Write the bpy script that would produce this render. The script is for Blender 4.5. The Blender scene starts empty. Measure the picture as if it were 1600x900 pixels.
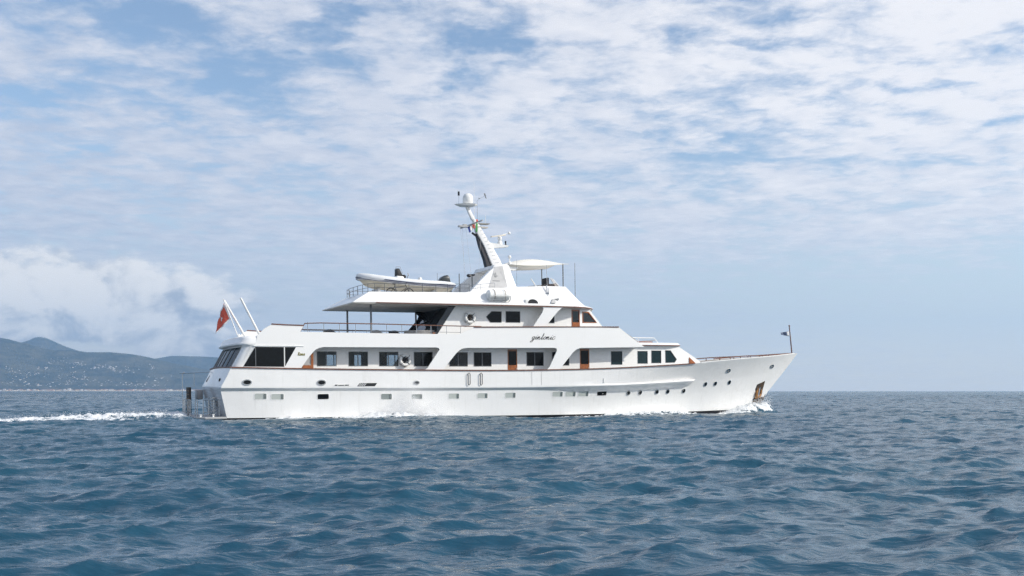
import bpy, bmesh, math, random
import numpy as np
from mathutils import Vector, Matrix
from mathutils.geometry import delaunay_2d_cdt

random.seed(4)
R = math.radians
SC = bpy.context.scene
COL = SC.collection

# ------------------------------------------------------------------ camera
cam_d = bpy.data.cameras.new('camera')
cam = bpy.data.objects.new('camera', cam_d)
COL.objects.link(cam)
cam.location = (0, 0, 1.65)
cam.rotation_euler = (R(90), 0, 0)
cam_d.sensor_width = 36
cam_d.lens = 37.125
cam_d.shift_y = 0.1006
cam_d.clip_start = 0.3
cam_d.clip_end = 60000
SC.camera = cam

# ------------------------------------------------------------------ view
SC.render.engine = 'CYCLES'
SC.view_settings.view_transform = 'Standard'
SC.view_settings.look = 'None'
SC.view_settings.gamma = 1
SC.view_settings.exposure = 0.08
SC.cycles.use_denoising = True
SC.cycles.denoising_input_passes = 'RGB_ALBEDO_NORMAL'
SC.cycles.denoising_prefilter = 'FAST'
SC.cycles.max_bounces = 8
SC.cycles.volume_bounces = 5
SC.cycles.transparent_max_bounces = 12

# ------------------------------------------------------------------ sun
SUN_DIR = Vector((1.60, -0.36, 1.12)).normalized()
SUN_EL = math.asin(SUN_DIR.z)
SUN_ROT = math.atan2(SUN_DIR.x, SUN_DIR.y)
sun_d = bpy.data.lights.new('sun', 'SUN')
sun = bpy.data.objects.new('sun', sun_d)
COL.objects.link(sun)
sun_d.energy = 4.15
sun_d.angle = R(0.5)
sun_d.color = (1.0, 0.95, 0.865)
sun.rotation_euler = SUN_DIR.to_track_quat('Z', 'Y').to_euler()


class NT:
    """small helper for node trees"""
    def __init__(s, tree):
        s.t = tree; s.n = tree.nodes; s.l = tree.links

    def node(s, typ, ins=None, **kw):
        n = s.n.new(typ)
        for k, v in kw.items():
            setattr(n, k, v)
        for k, v in (ins or {}).items():
            s.put(n.inputs[k], v)
        return n

    def put(s, sock, v):
        if hasattr(v, 'is_output') or isinstance(v, bpy.types.NodeSocket):
            s.l.new(v, sock)
        else:
            sock.default_value = v

    def m(s, op, a, b=0.0, c=0.0, clamp=False):
        n = s.n.new('ShaderNodeMath'); n.operation = op; n.use_clamp = clamp
        for i, v in enumerate((a, b, c)):
            if i < len(n.inputs):
                s.put(n.inputs[i], v)
        return n.outputs[0]

    def step(s, v, a, b, interp='SMOOTHSTEP'):
        n = s.n.new('ShaderNodeMapRange'); n.interpolation_type = interp
        s.put(n.inputs[0], v); n.inputs[1].default_value = a; n.inputs[2].default_value = b
        n.inputs[3].default_value = 0; n.inputs[4].default_value = 1
        return n.outputs[0]

    def mix(s, f, a, b):
        n = s.n.new('ShaderNodeMix'); n.data_type = 'RGBA'
        s.put(n.inputs[0], f)
        for sock, v in ((n.inputs[6], a), (n.inputs[7], b)):
            if isinstance(v, (tuple, list)):
                v = tuple(v) + ((1,) if len(v) == 3 else ())
            s.put(sock, v)
        return n.outputs[2]

    def noise(s, vec, scale, detail=6, rough=0.55, lac=2.0, dist=0.0):
        n = s.n.new('ShaderNodeTexNoise')
        s.put(n.inputs['Vector'], vec)
        n.inputs['Scale'].default_value = scale; n.inputs['Detail'].default_value = detail
        n.inputs['Roughness'].default_value = rough; n.inputs['Lacunarity'].default_value = lac
        n.inputs['Distortion'].default_value = dist
        return n.outputs[0]

    def xyz(s, a, b, c):
        n = s.n.new('ShaderNodeCombineXYZ')
        s.put(n.inputs[0], a); s.put(n.inputs[1], b); s.put(n.inputs[2], c)
        return n.outputs[0]


# ------------------------------------------------------------------ sky with broken cloud
world = bpy.data.worlds.new('World')
SC.world = world
world.use_nodes = True
w = NT(world.node_tree)
w.n.clear()
tc = w.node('ShaderNodeTexCoord')
sep = w.node('ShaderNodeSeparateXYZ', {0: tc.outputs['Generated']})
dx, dy, dz = sep.outputs
sky = w.node('ShaderNodeTexSky', sky_type='NISHITA', sun_disc=False)
sky.sun_elevation = SUN_EL
sky.sun_rotation = SUN_ROT
sky.altitude = 0
sky.air_density = 1.0
sky.dust_density = 0.6
bg_sky = w.node('ShaderNodeBackground', {0: sky.outputs[0], 1: 0.15})

# compass bearing / slope of the view direction (u sideways, v up), and cloud-deck coordinates
dyc = w.m('MAXIMUM', w.m('ABSOLUTE', dy), 0.05)
u0 = w.m('DIVIDE', dx, dyc)
v0 = w.m('DIVIDE', dz, dyc)
front = w.step(dy, 0.0, 0.15)
dzc = w.m('ADD', w.m('MAXIMUM', dz, 0.0), 0.07)
P = w.xyz(w.m('DIVIDE', dx, dzc), w.m('DIVIDE', dy, dzc), 0.0)
warp = w.noise(w.xyz(w.m('MULTIPLY', u0, 1.0), w.m('MULTIPLY', v0, 2.2), 3.7), 8.0, 6, 0.6)
warp2 = w.noise(w.xyz(w.m('MULTIPLY', u0, 1.0), w.m('MULTIPLY', v0, 2.2), 9.1), 8.0, 6, 0.6)
u = w.m('ADD', u0, w.m('MULTIPLY', w.m('SUBTRACT', warp, 0.5), 0.16))
v = w.m('ADD', v0, w.m('MULTIPLY', w.m('SUBTRACT', warp2, 0.5), 0.10))


def blob(uc, vc, ru, rv):
    a = w.m('DIVIDE', w.m('SUBTRACT', u, uc), ru)
    b = w.m('DIVIDE', w.m('SUBTRACT', v, vc), rv)
    q = w.m('ADD', w.m('MULTIPLY', a, a), w.m('MULTIPLY', b, b))
    return w.m('EXPONENT', w.m('MULTIPLY', q, -1.0))


def blobs(lst):
    acc = 0.0
    for (uc, vc, ru, rv, s) in lst:
        acc = w.m('MULTIPLY_ADD', blob(uc, vc, ru, rv), s, acc)
    return acc


# gaps of open blue (u, v, half width, half height, strength)
gaps = blobs([(-0.385, 0.352, 0.085, 0.016, 1.0), (-0.19, 0.340, 0.032, 0.032, 1.0), (-0.245, 0.290, 0.042, 0.034, 1.2),
              (-0.45, 0.284, 0.045, 0.009, 0.8), (-0.155, 0.361, 0.02, 0.012, 0.8), (-0.035, 0.333, 0.035, 0.008, 0.8),
              (-0.052, 0.292, 0.035, 0.010, 0.9), (-0.318, 0.245, 0.035, 0.004, 0.5), (-0.09, 0.254, 0.028, 0.005, 0.6),
              (-0.41, 0.233, 0.035, 0.005, 0.5), (0.012, 0.338, 0.025, 0.02, 0.9), (0.15, 0.340, 0.03, 0.012, 0.7),
              (0.218, 0.328, 0.06, 0.008, 0.8), (0.275, 0.357, 0.035, 0.008, 0.6), (0.40, 0.294, 0.07, 0.006, 0.6),
              (0.206, 0.222, 0.06, 0.018, 0.75), (0.467, 0.262, 0.03, 0.005, 0.4), (-0.34, 0.335, 0.05, 0.01, 0.4),
              (0.42, 0.055, 0.26, 0.045, 0.9), (0.05, 0.06, 0.12, 0.05, 0.5), (0.30, 0.10, 0.16, 0.03, 0.6), (0.5, 0.10, 0.12, 0.045, 0.7)])
gaps = w.m('MULTIPLY', gaps, front)
n1 = w.noise(P, 3.4, 9, 0.58, 2.1, 0.3)
n2 = w.noise(P, 9.0, 8, 0.58, 2.1, 0.3)
n3 = w.noise(P, 1.2, 3, 0.5)
n6 = w.noise(P, 24.0, 7, 0.62, 2.1, 0.2)
dens = w.m('ADD', w.m('MULTIPLY', n1, 0.70), w.m('MULTIPLY', n2, 0.50))
dens = w.m('ADD', dens, w.m('MULTIPLY', n6, 0.16))
dens = w.m('ADD', dens, w.m('MULTIPLY', n3, 0.25))
dens = w.m('SUBTRACT', dens, w.m('MULTIPLY', gaps, 0.21))
left = w.m('SUBTRACT', 1.0, w.step(u0, -0.45, 0.08))
dens = w.m('SUBTRACT', dens, w.m('MULTIPLY', w.m('MULTIPLY', left, w.step(v0, 0.12, 0.30)), 0.07))
dens = w.m('ADD', dens, w.m('MULTIPLY', w.m('MULTIPLY', w.step(u0, -0.12, 0.05), front), w.m('MULTIPLY', w.step(v0, 0.12, 0.22), -0.03)))
cover = w.m('MULTIPLY', w.step(dens, 0.53, 0.85), w.m('MULTIPLY_ADD', w.step(dz, 0.42, 0.65), -0.65, 1.0))
# brighter towards the sun's side and higher up, grey-blue low in the left
n4 = w.noise(w.xyz(u0, w.m('MULTIPLY', v0, 3.0), 1.3), 7.0, 7, 0.62)
n5 = w.noise(P, 7.0, 8, 0.62, 2.0, 0.3)
bright = w.m('ADD', w.m('MULTIPLY', u0, 0.42), w.m('MULTIPLY', v0, 0.55))
bright = w.m('ADD', bright, w.m('MULTIPLY', w.m('SUBTRACT', n5, 0.5), 0.9))
bright = w.m('ADD', bright, w.m('MULTIPLY', w.m('SUBTRACT', dens, 0.8), 0.5))
glow = blobs([(0.30, 0.31, 0.25, 0.10, 0.30), (-0.02, 0.27, 0.09, 0.05, 0.10)])
bright = w.m('ADD', bright, w.m('MULTIPLY', glow, front))
ramp = w.step(bright, -0.28, 0.55, 'LINEAR')
ccol = w.mix(ramp, (0.47, 0.54, 0.68), (0.93, 0.92, 0.94))
bg_cloud = w.node('ShaderNodeBackground', {0: ccol, 1: 1.0})
band = w.m('SUBTRACT', 1.0, w.step(dz, 0.0, 0.10))
hz0 = w.mix(w.step(u0, -0.35, 0.4, 'LINEAR'), (0.58, 0.63, 0.69), (0.70, 0.77, 0.80))
hz_col = w.mix(band, hz0, (0.88, 0.86, 0.78))
bg_low = w.node('ShaderNodeBackground', {0: hz_col, 1: 1.0})
# thin pale layer near the horizon
lowf = w.m('MULTIPLY', w.m('SUBTRACT', 1.0, w.step(dz, 0.02, 0.24)), 0.92)
mixa = w.node('ShaderNodeMixShader', {0: lowf, 1: bg_sky.outputs[0], 2: bg_low.outputs[0]})
# high deck fades into the low layer
deckf = w.m('MULTIPLY', cover, w.m('MULTIPLY_ADD', w.step(dz, 0.04, 0.17), 0.56, 0.40))
mixb = w.node('ShaderNodeMixShader', {0: deckf, 1: mixa.outputs[0], 2: bg_cloud.outputs[0]})
# heaped cumulus low over the hills
heap = blobs([(-0.42, 0.092, 0.11, 0.036, 1.1), (-0.335, 0.085, 0.06, 0.030, 0.9), (-0.50, 0.10, 0.10, 0.045, 1.1), (-0.310, 0.065, 0.030, 0.024, 0.6),
              (-0.45, 0.055, 0.06, 0.014, 0.7), (-0.37, 0.055, 0.06, 0.014, 0.6), (-0.29, 0.040, 0.07, 0.010, 0.45),
              (-0.245, 0.085, 0.04, 0.012, 0.4), (-0.25, 0.058, 0.07, 0.022, 0.50)])
nh = w.noise(w.xyz(u0, w.m('MULTIPLY', v0, 1.4), 0.4), 15.0, 10, 0.55, 2.0, 0.3)
hd = w.m('ADD', w.m('MULTIPLY', heap, front), w.m('MULTIPLY', w.m('SUBTRACT', nh, 0.5), 1.0))
hmask = w.m('MULTIPLY', w.step(hd, 0.34, 0.80), front)
nh2 = w.noise(w.xyz(w.m('ADD', u0, 0.009), w.m('MULTIPLY', w.m('ADD', v0, 0.009), 1.4), 0.4), 15.0, 10, 0.55, 2.0, 0.3)
lit = w.m('ADD', w.m('MULTIPLY', w.m('SUBTRACT', nh, nh2), 3.2), w.m('MULTIPLY', w.m('SUBTRACT', v0, 0.075), 7.0))
lit = w.m('ADD', lit, w.m('MULTIPLY', w.m('SUBTRACT', hd, 0.9), 0.3))
hcol = w.mix(w.step(lit, -0.55, 0.42), (0.40, 0.46, 0.56), (0.98, 0.96, 0.93))
bg_heap = w.node('ShaderNodeBackground', {0: hcol, 1: 1.0})
mixc = w.node('ShaderNodeMixShader', {0: w.m('MULTIPLY', hmask, 0.95), 1: mixb.outputs[0], 2: bg_heap.outputs[0]})
wo = w.node('ShaderNodeOutputWorld', {0: mixc.outputs[0]})

# ------------------------------------------------------------------ materials


def principled(name, col, rough=0.5, metal=0.0, var=0.0, vscale=3.0, bump=0.0, bscale=20.0, spec=0.5, coat=0.0, ior=1.45, col2=None):
    mt = bpy.data.materials.new(name)
    mt.use_nodes = True
    t = NT(mt.node_tree)
    b = t.n['Principled BSDF']
    b.inputs['Base Color'].default_value = tuple(col) + (1,)
    b.inputs['Roughness'].default_value = rough
    b.inputs['Metallic'].default_value = metal
    b.inputs['Specular IOR Level'].default_value = spec
    b.inputs['IOR'].default_value = ior
    b.inputs['Coat Weight'].default_value = coat
    tcn = t.node('ShaderNodeTexCoord')
    if var > 0:
        c2 = col2 or tuple(max(0, c * (1 - var)) for c in col)
        nz = t.noise(tcn.outputs['Object'], vscale, 5, 0.6)
        t.l.new(t.mix(t.step(nz, 0.35, 0.7), tuple(col), c2), b.inputs['Base Color'])
    if bump > 0:
        nz = t.noise(tcn.outputs['Object'], bscale, 4, 0.55)
        bn = t.node('ShaderNodeBump', {'Height': nz, 'Strength': bump, 'Distance': 0.02})
        t.l.new(bn.outputs[0], b.inputs['Normal'])
    return mt


def white_paint(name, col, rough, streak=0.06, fair=0.25):
    """glossy yacht enamel: faint plate waviness and faint vertical run-off streaks"""
    mt = principled(name, col, rough)
    t = NT(mt.node_tree); b = t.n['Principled BSDF']
    tcn = t.node('ShaderNodeTexCoord')
    mp = t.node('ShaderNodeMapping', {0: tcn.outputs['Object'], 3: (2.4, 2.4, 0.22)})
    st = t.noise(mp.outputs[0], 2.2, 5, 0.62)
    big = t.noise(tcn.outputs['Object'], 0.35, 3, 0.5)
    f = t.m('ADD', t.m('MULTIPLY', t.step(st, 0.5, 0.78), streak * 1.4), t.m('MULTIPLY', t.step(big, 0.4, 0.7), streak * 0.5))
    t.l.new(t.mix(f, tuple(col), (0.45, 0.44, 0.40)), b.inputs['Base Color'])
    mp2 = t.node('ShaderNodeMapping', {0: tcn.outputs['Object'], 3: (0.8, 0.8, 1.2)})
    wv = t.noise(mp2.outputs[0], 1.1, 2, 0.5)
    bn = t.node('ShaderNodeBump', {'Height': wv, 'Strength': fair, 'Distance': 0.05})
    t.l.new(bn.outputs[0], b.inputs['Normal'])
    return mt


def glass_mat(name, tint, base, rough=0.02, clear=0.0, ior=1.5):
    mt = bpy.data.materials.new(name); mt.use_nodes = True
    t = NT(mt.node_tree); t.n.clear()
    out = t.node('ShaderNodeOutputMaterial')
    gl = t.node('ShaderNodeBsdfGlossy', {'Color': (0.9, 0.95, 1, 1), 'Roughness': rough})
    df = t.node('ShaderNodeBsdfDiffuse', {'Color': tuple(base) + (1,)})
    tr = t.node('ShaderNodeBsdfTransparent', {'Color': tuple(tint) + (1,)})
    body = t.node('ShaderNodeMixShader', {0: clear, 1: df.outputs[0], 2: tr.outputs[0]})
    fr = t.node('ShaderNodeFresnel', {'IOR': ior})
    mx = t.node('ShaderNodeMixShader', {0: fr.outputs[0], 1: body.outputs[0], 2: gl.outputs[0]})
    t.l.new(mx.outputs[0], out.inputs[0])
    return mt


M = {}
M['hull'] = white_paint('white_hull_enamel', (0.82, 0.815, 0.80), 0.12, 0.14, 0.34)
M['white'] = white_paint('white_superstructure_paint', (0.83, 0.825, 0.81), 0.22, 0.05, 0.15)
M['white_plain'] = principled('white_gelcoat', (0.80, 0.80, 0.78), 0.3, var=0.08, vscale=4)
M['offwhite'] = principled('cream_gelcoat', (0.62, 0.57, 0.46), 0.4, var=0.12, vscale=2)
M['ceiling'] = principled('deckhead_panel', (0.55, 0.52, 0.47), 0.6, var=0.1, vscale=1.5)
M['greypanel'] = principled('light_grey_panel', (0.44, 0.44, 0.44), 0.5, var=0.12, vscale=3)
M['black'] = principled('black_antifouling', (0.015, 0.016, 0.02), 0.45, var=0.3, vscale=2)
M['rubber'] = principled('black_rubber', (0.02, 0.02, 0.022), 0.6, var=0.2)
M['teak'] = principled('varnished_teak', (0.36, 0.105, 0.022), 0.3, var=0.45, vscale=6, coat=0.4)
M['cap'] = principled('teak_caprail', (0.18, 0.072, 0.045), 0.4, var=0.3, vscale=5)
M['deck'] = principled('teak_deck', (0.30, 0.20, 0.12), 0.7, var=0.2, vscale=8)
M['steel'] = principled('stainless_steel', (0.62, 0.62, 0.62), 0.22, 1.0, var=0.15)
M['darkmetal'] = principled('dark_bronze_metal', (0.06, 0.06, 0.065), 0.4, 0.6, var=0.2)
M['post'] = principled('grey_painted_post', (0.16, 0.17, 0.18), 0.4, 0.2, var=0.15)
M['glass'] = glass_mat('tinted_saloon_glass', (0.86, 0.90, 0.92), (0.010, 0.012, 0.014), 0.03, 0.9, 1.3)
M['black_glass'] = glass_mat('black_tinted_glass', (0.1, 0.1, 0.1), (0.006, 0.007, 0.008), 0.04, 0.0, 1.28)
M['stern_glass'] = glass_mat('dark_stern_glass', (0.1, 0.1, 0.1), (0.006, 0.007, 0.008), 0.06, 0.0, 1.16)
M['teal_glass'] = glass_mat('teal_tinted_glass', (0.1, 0.1, 0.1), (0.010, 0.026, 0.030), 0.04, 0.0, 1.3)
M['clear_glass'] = glass_mat('clear_glass', (0.80, 0.86, 0.86), (0.02, 0.02, 0.02), 0.03, 0.94, 1.35)
M['blind'] = glass_mat('glass_over_pale_blind', (0.1, 0.1, 0.1), (0.46, 0.49, 0.46), 0.05, 0.0)
M['blind_dark'] = glass_mat('glass_over_grey_blind', (0.1, 0.1, 0.1), (0.24, 0.27, 0.26), 0.05, 0.0)
M['interior'] = principled('dark_interior', (0.05, 0.035, 0.025), 0.7, var=0.3)
M['tube'] = principled('white_hypalon_tube', (0.74, 0.75, 0.76), 0.45, var=0.08, vscale=3)
M['navy'] = principled('navy_trim', (0.05, 0.06, 0.12), 0.5, var=0.2)
M['motor'] = principled('dark_grey_cowling', (0.03, 0.038, 0.042), 0.35, var=0.2, coat=0.3)
M['canvas'] = principled('white_awning_canvas', (0.80, 0.77, 0.70), 0.9, var=0.06, vscale=1.5, bump=0.2, bscale=60)
M['red'] = principled('red_flag_cloth', (0.72, 0.13, 0.085), 0.8, var=0.25, vscale=6)
M['flagwhite'] = principled('white_flag_cloth', (0.78, 0.78, 0.76), 0.8, var=0.08, vscale=5)
M['flagblue'] = principled('blue_flag_cloth', (0.04, 0.07, 0.30), 0.8, var=0.2, vscale=5)
M['flaggreen'] = principled('green_flag_cloth', (0.10, 0.42, 0.10), 0.8, var=0.2, vscale=5)
M['flaggrey'] = principled('grey_blue_pennant_cloth', (0.16, 0.20, 0.30), 0.8, var=0.3, vscale=6)
M['lettering'] = principled('black_lettering', (0.012, 0.012, 0.014), 0.35, var=0.1)
M['gold'] = principled('gold_lettering', (0.30, 0.27, 0.10), 0.4, 0.3, var=0.15)
M['cushion_dark'] = principled('charcoal_cushion', (0.03, 0.03, 0.035), 0.9, var=0.2)
M['cushion_grey'] = principled('grey_cushion', (0.33, 0.32, 0.31), 0.9, var=0.15)
M['cushion_red'] = principled('rust_sunpad', (0.36, 0.17, 0.12), 0.9, var=0.2)
M['rope'] = principled('weathered_rope', (0.42, 0.36, 0.28), 0.9, var=0.2)
M['rust'] = principled('rusty_anchor_iron', (0.42, 0.20, 0.06), 0.65, 0.3, var=0.5, vscale=7, bump=0.5, col2=(0.12, 0.06, 0.03))
M['pocket'] = principled('stained_anchor_pocket', (0.035, 0.028, 0.022), 0.5, var=0.5, vscale=5, col2=(0.10, 0.06, 0.03))
M['transom_shade'] = white_paint('shade_toned_transom_enamel', (0.50, 0.51, 0.53), 0.15, 0.10, 0.2)  # white hull enamel toned down: the transom's shade is put into the colour
M['tint_screen'] = glass_mat('brown_tinted_screen', (0.85, 0.80, 0.76), (0.2, 0.16, 0.13), 0.05, 0.9, 1.3)
M['smoke_screen'] = glass_mat('smoked_bulkhead_glass', (0.20, 0.22, 0.25), (0.030, 0.034, 0.042), 0.06, 0.25)

# ------------------------------------------------------------------ mesh builder
BOAT_O = Vector((-17.902, 64.073, -0.020))
cT, sT = math.cos(R(25)), math.sin(R(25))
cR, sR = math.cos(R(0.8)), math.sin(R(0.8))
AX = Vector((cT * cR, sT * cR, sR)); AY = Vector((-sT, cT, 0)); AZ = AX.cross(AY)
BOAT = Matrix(((AX.x, AY.x, AZ.x, BOAT_O.x), (AX.y, AY.y, AZ.y, BOAT_O.y), (AX.z, AY.z, AZ.z, BOAT_O.z), (0, 0, 0, 1)))
BASE = {}


def tag(o, label=None, cat=None, group=None, kind=None):
    for k, val in (('label', label), ('category', cat), ('group', group), ('kind', kind)):
        if val:
            o[k] = val
    return o


def thing(name, label, cat, base, group=None):
    """an Empty at the thing's base on the yacht (boat frame), parent of its parts"""
    o = bpy.data.objects.new(name, None)
    COL.objects.link(o)
    o.empty_display_size = 0.3
    o.matrix_world = BOAT @ Matrix.Translation(Vector(base))
    BASE[o] = Vector(base)
    return tag(o, label, cat, group)


class MB:
    def __init__(s):
        s.bm = bmesh.new()

    def face(s, pts):
        vs = [s.bm.verts.new(p) for p in pts]
        return s.bm.faces.new(vs)

    def box(s, x0, x1, y0, y1, z0, z1):
        return s.hexa([(x0, y0, z0), (x1, y0, z0), (x1, y1, z0), (x0, y1, z0)], [(x0, y0, z1), (x1, y0, z1), (x1, y1, z1), (x0, y1, z1)])

    def hexa(s, lo, hi):
        a = [s.bm.verts.new(p) for p in lo]; b = [s.bm.verts.new(p) for p in hi]
        n = len(a)
        s.bm.faces.new(a[::-1]); s.bm.faces.new(b)
        for i in range(n):
            s.bm.faces.new((a[i], a[(i + 1) % n], b[(i + 1) % n], b[i]))
        return s

    def loft(s, rings, cap=True, closed=True):
        rs = [[s.bm.verts.new(p) for p in r] for r in rings]
        n = len(rs[0])
        for a, b in zip(rs, rs[1:]):
            for i in range(n if closed else n - 1):
                try:
                    s.bm.faces.new((a[i], a[(i + 1) % n], b[(i + 1) % n], b[i]))
                except ValueError:
                    pass
        if cap and closed:
            s.bm.faces.new(rs[0][::-1]); s.bm.faces.new(rs[-1])
        return s

    def bar(s, p, q, r=0.02, seg=8, r2=None):
        p = Vector(p); q = Vector(q); d = (q - p).normalized()
        a = d.orthogonal().normalized(); b = d.cross(a)
        r2 = r if r2 is None else r2
        return s.loft([[p + (a * math.cos(t) + b * math.sin(t)) * r for t in [2 * math.pi * i / seg for i in range(seg)]],
                       [q + (a * math.cos(t) + b * math.sin(t)) * r2 for t in [2 * math.pi * i / seg for i in range(seg)]]])

    def tube(s, pts, r, seg=8, closed=False):
        pts = [Vector(p) for p in pts]
        rad = r if isinstance(r, (list, tuple)) else [r] * len(pts)
        rings = []
        n = len(pts)
        ref = None
        for i, p in enumerate(pts):
            if closed:
                d = (pts[(i + 1) % n] - pts[i - 1]).normalized()
            else:
                d = (pts[min(i + 1, n - 1)] - pts[max(i - 1, 0)]).normalized()
            if ref is None:
                ref = d.orthogonal().normalized()
            a = (ref - d * ref.dot(d)).normalized(); ref = a
            b = d.cross(a)
            rings.append([p + (a * math.cos(2 * math.pi * k / seg) + b * math.sin(2 * math.pi * k / seg)) * rad[i] for k in range(seg)])
        if closed:
            rings.append(rings[0])
            s.loft(rings, cap=False)
            bmesh.ops.remove_doubles(s.bm, verts=s.bm.verts, dist=1e-5)
            return s
        return s.loft(rings)

    def lathe(s, c, prof, axis='z', seg=20):
        c = Vector(c)
        rings = []
        for r, h in prof:
            ring = []
            for k in range(seg):
                t = 2 * math.pi * k / seg
                a, b = max(r, 1e-4) * math.cos(t), max(r, 1e-4) * math.sin(t)
                ring.append(c + Vector({'z': (a, b, h), 'x': (h, a, b), 'y': (a, h, b)}[axis]))
            rings.append(ring)
        return s.loft(rings)

    def ball(s, c, r, sc=(1, 1, 1), seg=14):
        m = Matrix.Translation(Vector(c)) @ Matrix.Diagonal((r * sc[0], r * sc[1], r * sc[2], 1))
        bmesh.ops.create_uvsphere(s.bm, u_segments=seg, v_segments=seg // 2 + 1, radius=1, matrix=m)
        return s

    def plate(s, outer, holes=(), yfun=None, thick=0.06, cuts=(), side=-1):
        """flat outline in (x, z) with openings, bent to y = side*yfun(x, z), given thickness inboard"""
        bm = bmesh.new()
        loops = [[(p[0], p[-1]) for p in lp] for lp in [outer] + list(holes)]
        v2d = []; ed = []
        for lp in loops:
            k0 = len(v2d)
            v2d += [Vector(p) for p in lp]
            ed += [(k0 + i, k0 + (i + 1) % len(lp)) for i in range(len(lp))]
        cv, ce, cf = delaunay_2d_cdt(v2d, ed, [], 0, 1e-5)[:3]

        def inside(p, lp):
            c_in = False
            for i in range(len(lp)):
                (xa, za), (xb, zb) = lp[i], lp[i - 1]
                if (za > p[1]) != (zb > p[1]) and p[0] < (xb - xa) * (p[1] - za) / (zb - za) + xa:
                    c_in = not c_in
            return c_in
        vv = [bm.verts.new((p.x, 0, p.y)) for p in cv]
        for f_ in cf:
            c_ = sum((cv[i] for i in f_), Vector((0, 0))) / len(f_)
            if inside(c_, loops[0]) and not any(inside(c_, h_) for h_ in loops[1:]):
                bm.faces.new([vv[i] for i in f_])
        for e in [e for e in bm.edges if not e.link_faces]:
            bm.edges.remove(e)
        for q in [q for q in bm.verts if not q.link_faces]:
            bm.verts.remove(q)
        for x in cuts:
            bmesh.ops.bisect_plane(bm, geom=bm.verts[:] + bm.edges[:] + bm.faces[:], dist=1e-5, plane_co=(x, 0, 0), plane_no=(1, 0, 0))
        f = yfun if callable(yfun) else (lambda x, z: yfun)
        fr = {}; bk = {}
        for vt in bm.verts:
            y = f(vt.co.x, vt.co.z)
            fr[vt] = s.bm.verts.new((vt.co.x, side * y, vt.co.z))
            bk[vt] = s.bm.verts.new((vt.co.x, side * (y - thick), vt.co.z))
        for fc in bm.faces:
            s.bm.faces.new([fr[q] for q in fc.verts])
            s.bm.faces.new([bk[q] for q in reversed(fc.verts)])
        for e in bm.edges:
            if len(e.link_faces) == 1:
                a, b = e.verts
                s.bm.faces.new((fr[a], fr[b], bk[b], bk[a]))
        bm.free()
        return s

    def build(s, name, mat, parent=None, smooth=False, bevel=0.0, sharp=35, label=None):
        bmesh.ops.recalc_face_normals(s.bm, faces=s.bm.faces)
        if bevel > 0:
            es = [e for e in s.bm.edges if len(e.link_faces) == 2 and e.calc_face_angle(0) > R(30)]
            bmesh.ops.bevel(s.bm, geom=es, offset=bevel, segments=2, affect='EDGES', profile=0.5, clamp_overlap=True)
        root = parent
        while root is not None and root.parent is not None:
            root = root.parent
        off = BASE.get(root, Vector((0, 0, 0)))
        bmesh.ops.translate(s.bm, verts=s.bm.verts, vec=-off)
        me = bpy.data.meshes.new(name)
        if smooth or bevel > 0:
            for fc in s.bm.faces:
                fc.smooth = True
            for e in s.bm.edges:
                if len(e.link_faces) == 2 and e.calc_face_angle(0) > R(sharp):
                    e.smooth = False
        s.bm.to_mesh(me); s.bm.free()
        me.materials.append(mat)
        o = bpy.data.objects.new(name, me)
        COL.objects.link(o)
        if parent is not None:
            o.parent = parent
        if label:
            o['label'] = label
        return o


def curve_pts(keys, n=8):
    """Catmull-Rom through 3-D keys"""
    k = [Vector(p) for p in keys]
    k = [k[0] * 2 - k[1]] + k + [k[-1] * 2 - k[-2]]
    out = []
    for i in range(1, len(k) - 2):
        p0, p1, p2, p3 = k[i - 1:i + 3]
        for j in range(n):
            t = j / n
            out.append(0.5 * ((2 * p1) + (p2 - p0) * t + (2 * p0 - 5 * p1 + 4 * p2 - p3) * t * t + (3 * p1 - p0 - 3 * p2 + p3) * t ** 3))
    out.append(k[-2])
    return out


def interp(x, tab):
    """smooth monotone-ish interpolation of a small table"""
    if x <= tab[0][0]:
        return tab[0][1]
    for i in range(len(tab) - 1):
        x0, y0 = tab[i]; x1, y1 = tab[i + 1]
        if x <= x1:
            m0 = (tab[i + 1][1] - tab[i - 1][1]) / (tab[i + 1][0] - tab[i - 1][0]) if i > 0 else (y1 - y0) / (x1 - x0)
            m1 = (tab[i + 2][1] - tab[i][1]) / (tab[i + 2][0] - tab[i][0]) if i + 2 < len(tab) else (y1 - y0) / (x1 - x0)
            t = (x - x0) / (x1 - x0); h = x1 - x0
            return (2 * t**3 - 3 * t * t + 1) * y0 + (t**3 - 2 * t * t + t) * h * m0 + (-2 * t**3 + 3 * t * t) * y1 + (t**3 - t * t) * h * m1
    return tab[-1][1]


def smooth01(x, a, b):
    t = min(1, max(0, (x - a) / (b - a)))
    return t * t * (3 - 2 * t)


RAIL = [(-0.6, 3.04), (4.66, 2.92), (12, 2.80), (18, 2.75), (22.8, 2.79), (25.75, 2.86), (28.8, 2.98), (32.15, 3.14), (35.5, 3.37), (37.5, 3.51), (40.5, 3.69), (43.5, 3.92), (44.6, 4.02)]
KNUCK = [(-0.6, 1.86), (5.4, 1.79), (12, 1.71), (19, 1.66), (25.2, 1.69), (27.8, 1.74), (32.9, 1.92), (36, 2.06), (44.6, 2.5)]
BOOT = [(-0.6, 0.11), (5.4, 0.03), (18.4, -0.17), (31, -0.28), (38, -0.26), (44.6, -0.25)]
STEM = [(-1.3, 39.2), (-0.3, 40.45), (0.26, 40.99), (0.99, 41.55), (2.37, 42.95), (4.06, 44.6)]
STERN = [(-1.3, 0.3), (0.12, 0.0), (1.0, -0.18), (1.86, -0.33), (2.4, -0.05), (3.04, 0.25)]


def rail_z(x):
    return interp(x, RAIL)


def knuck_z(x):
    return interp(x, KNUCK)


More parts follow.
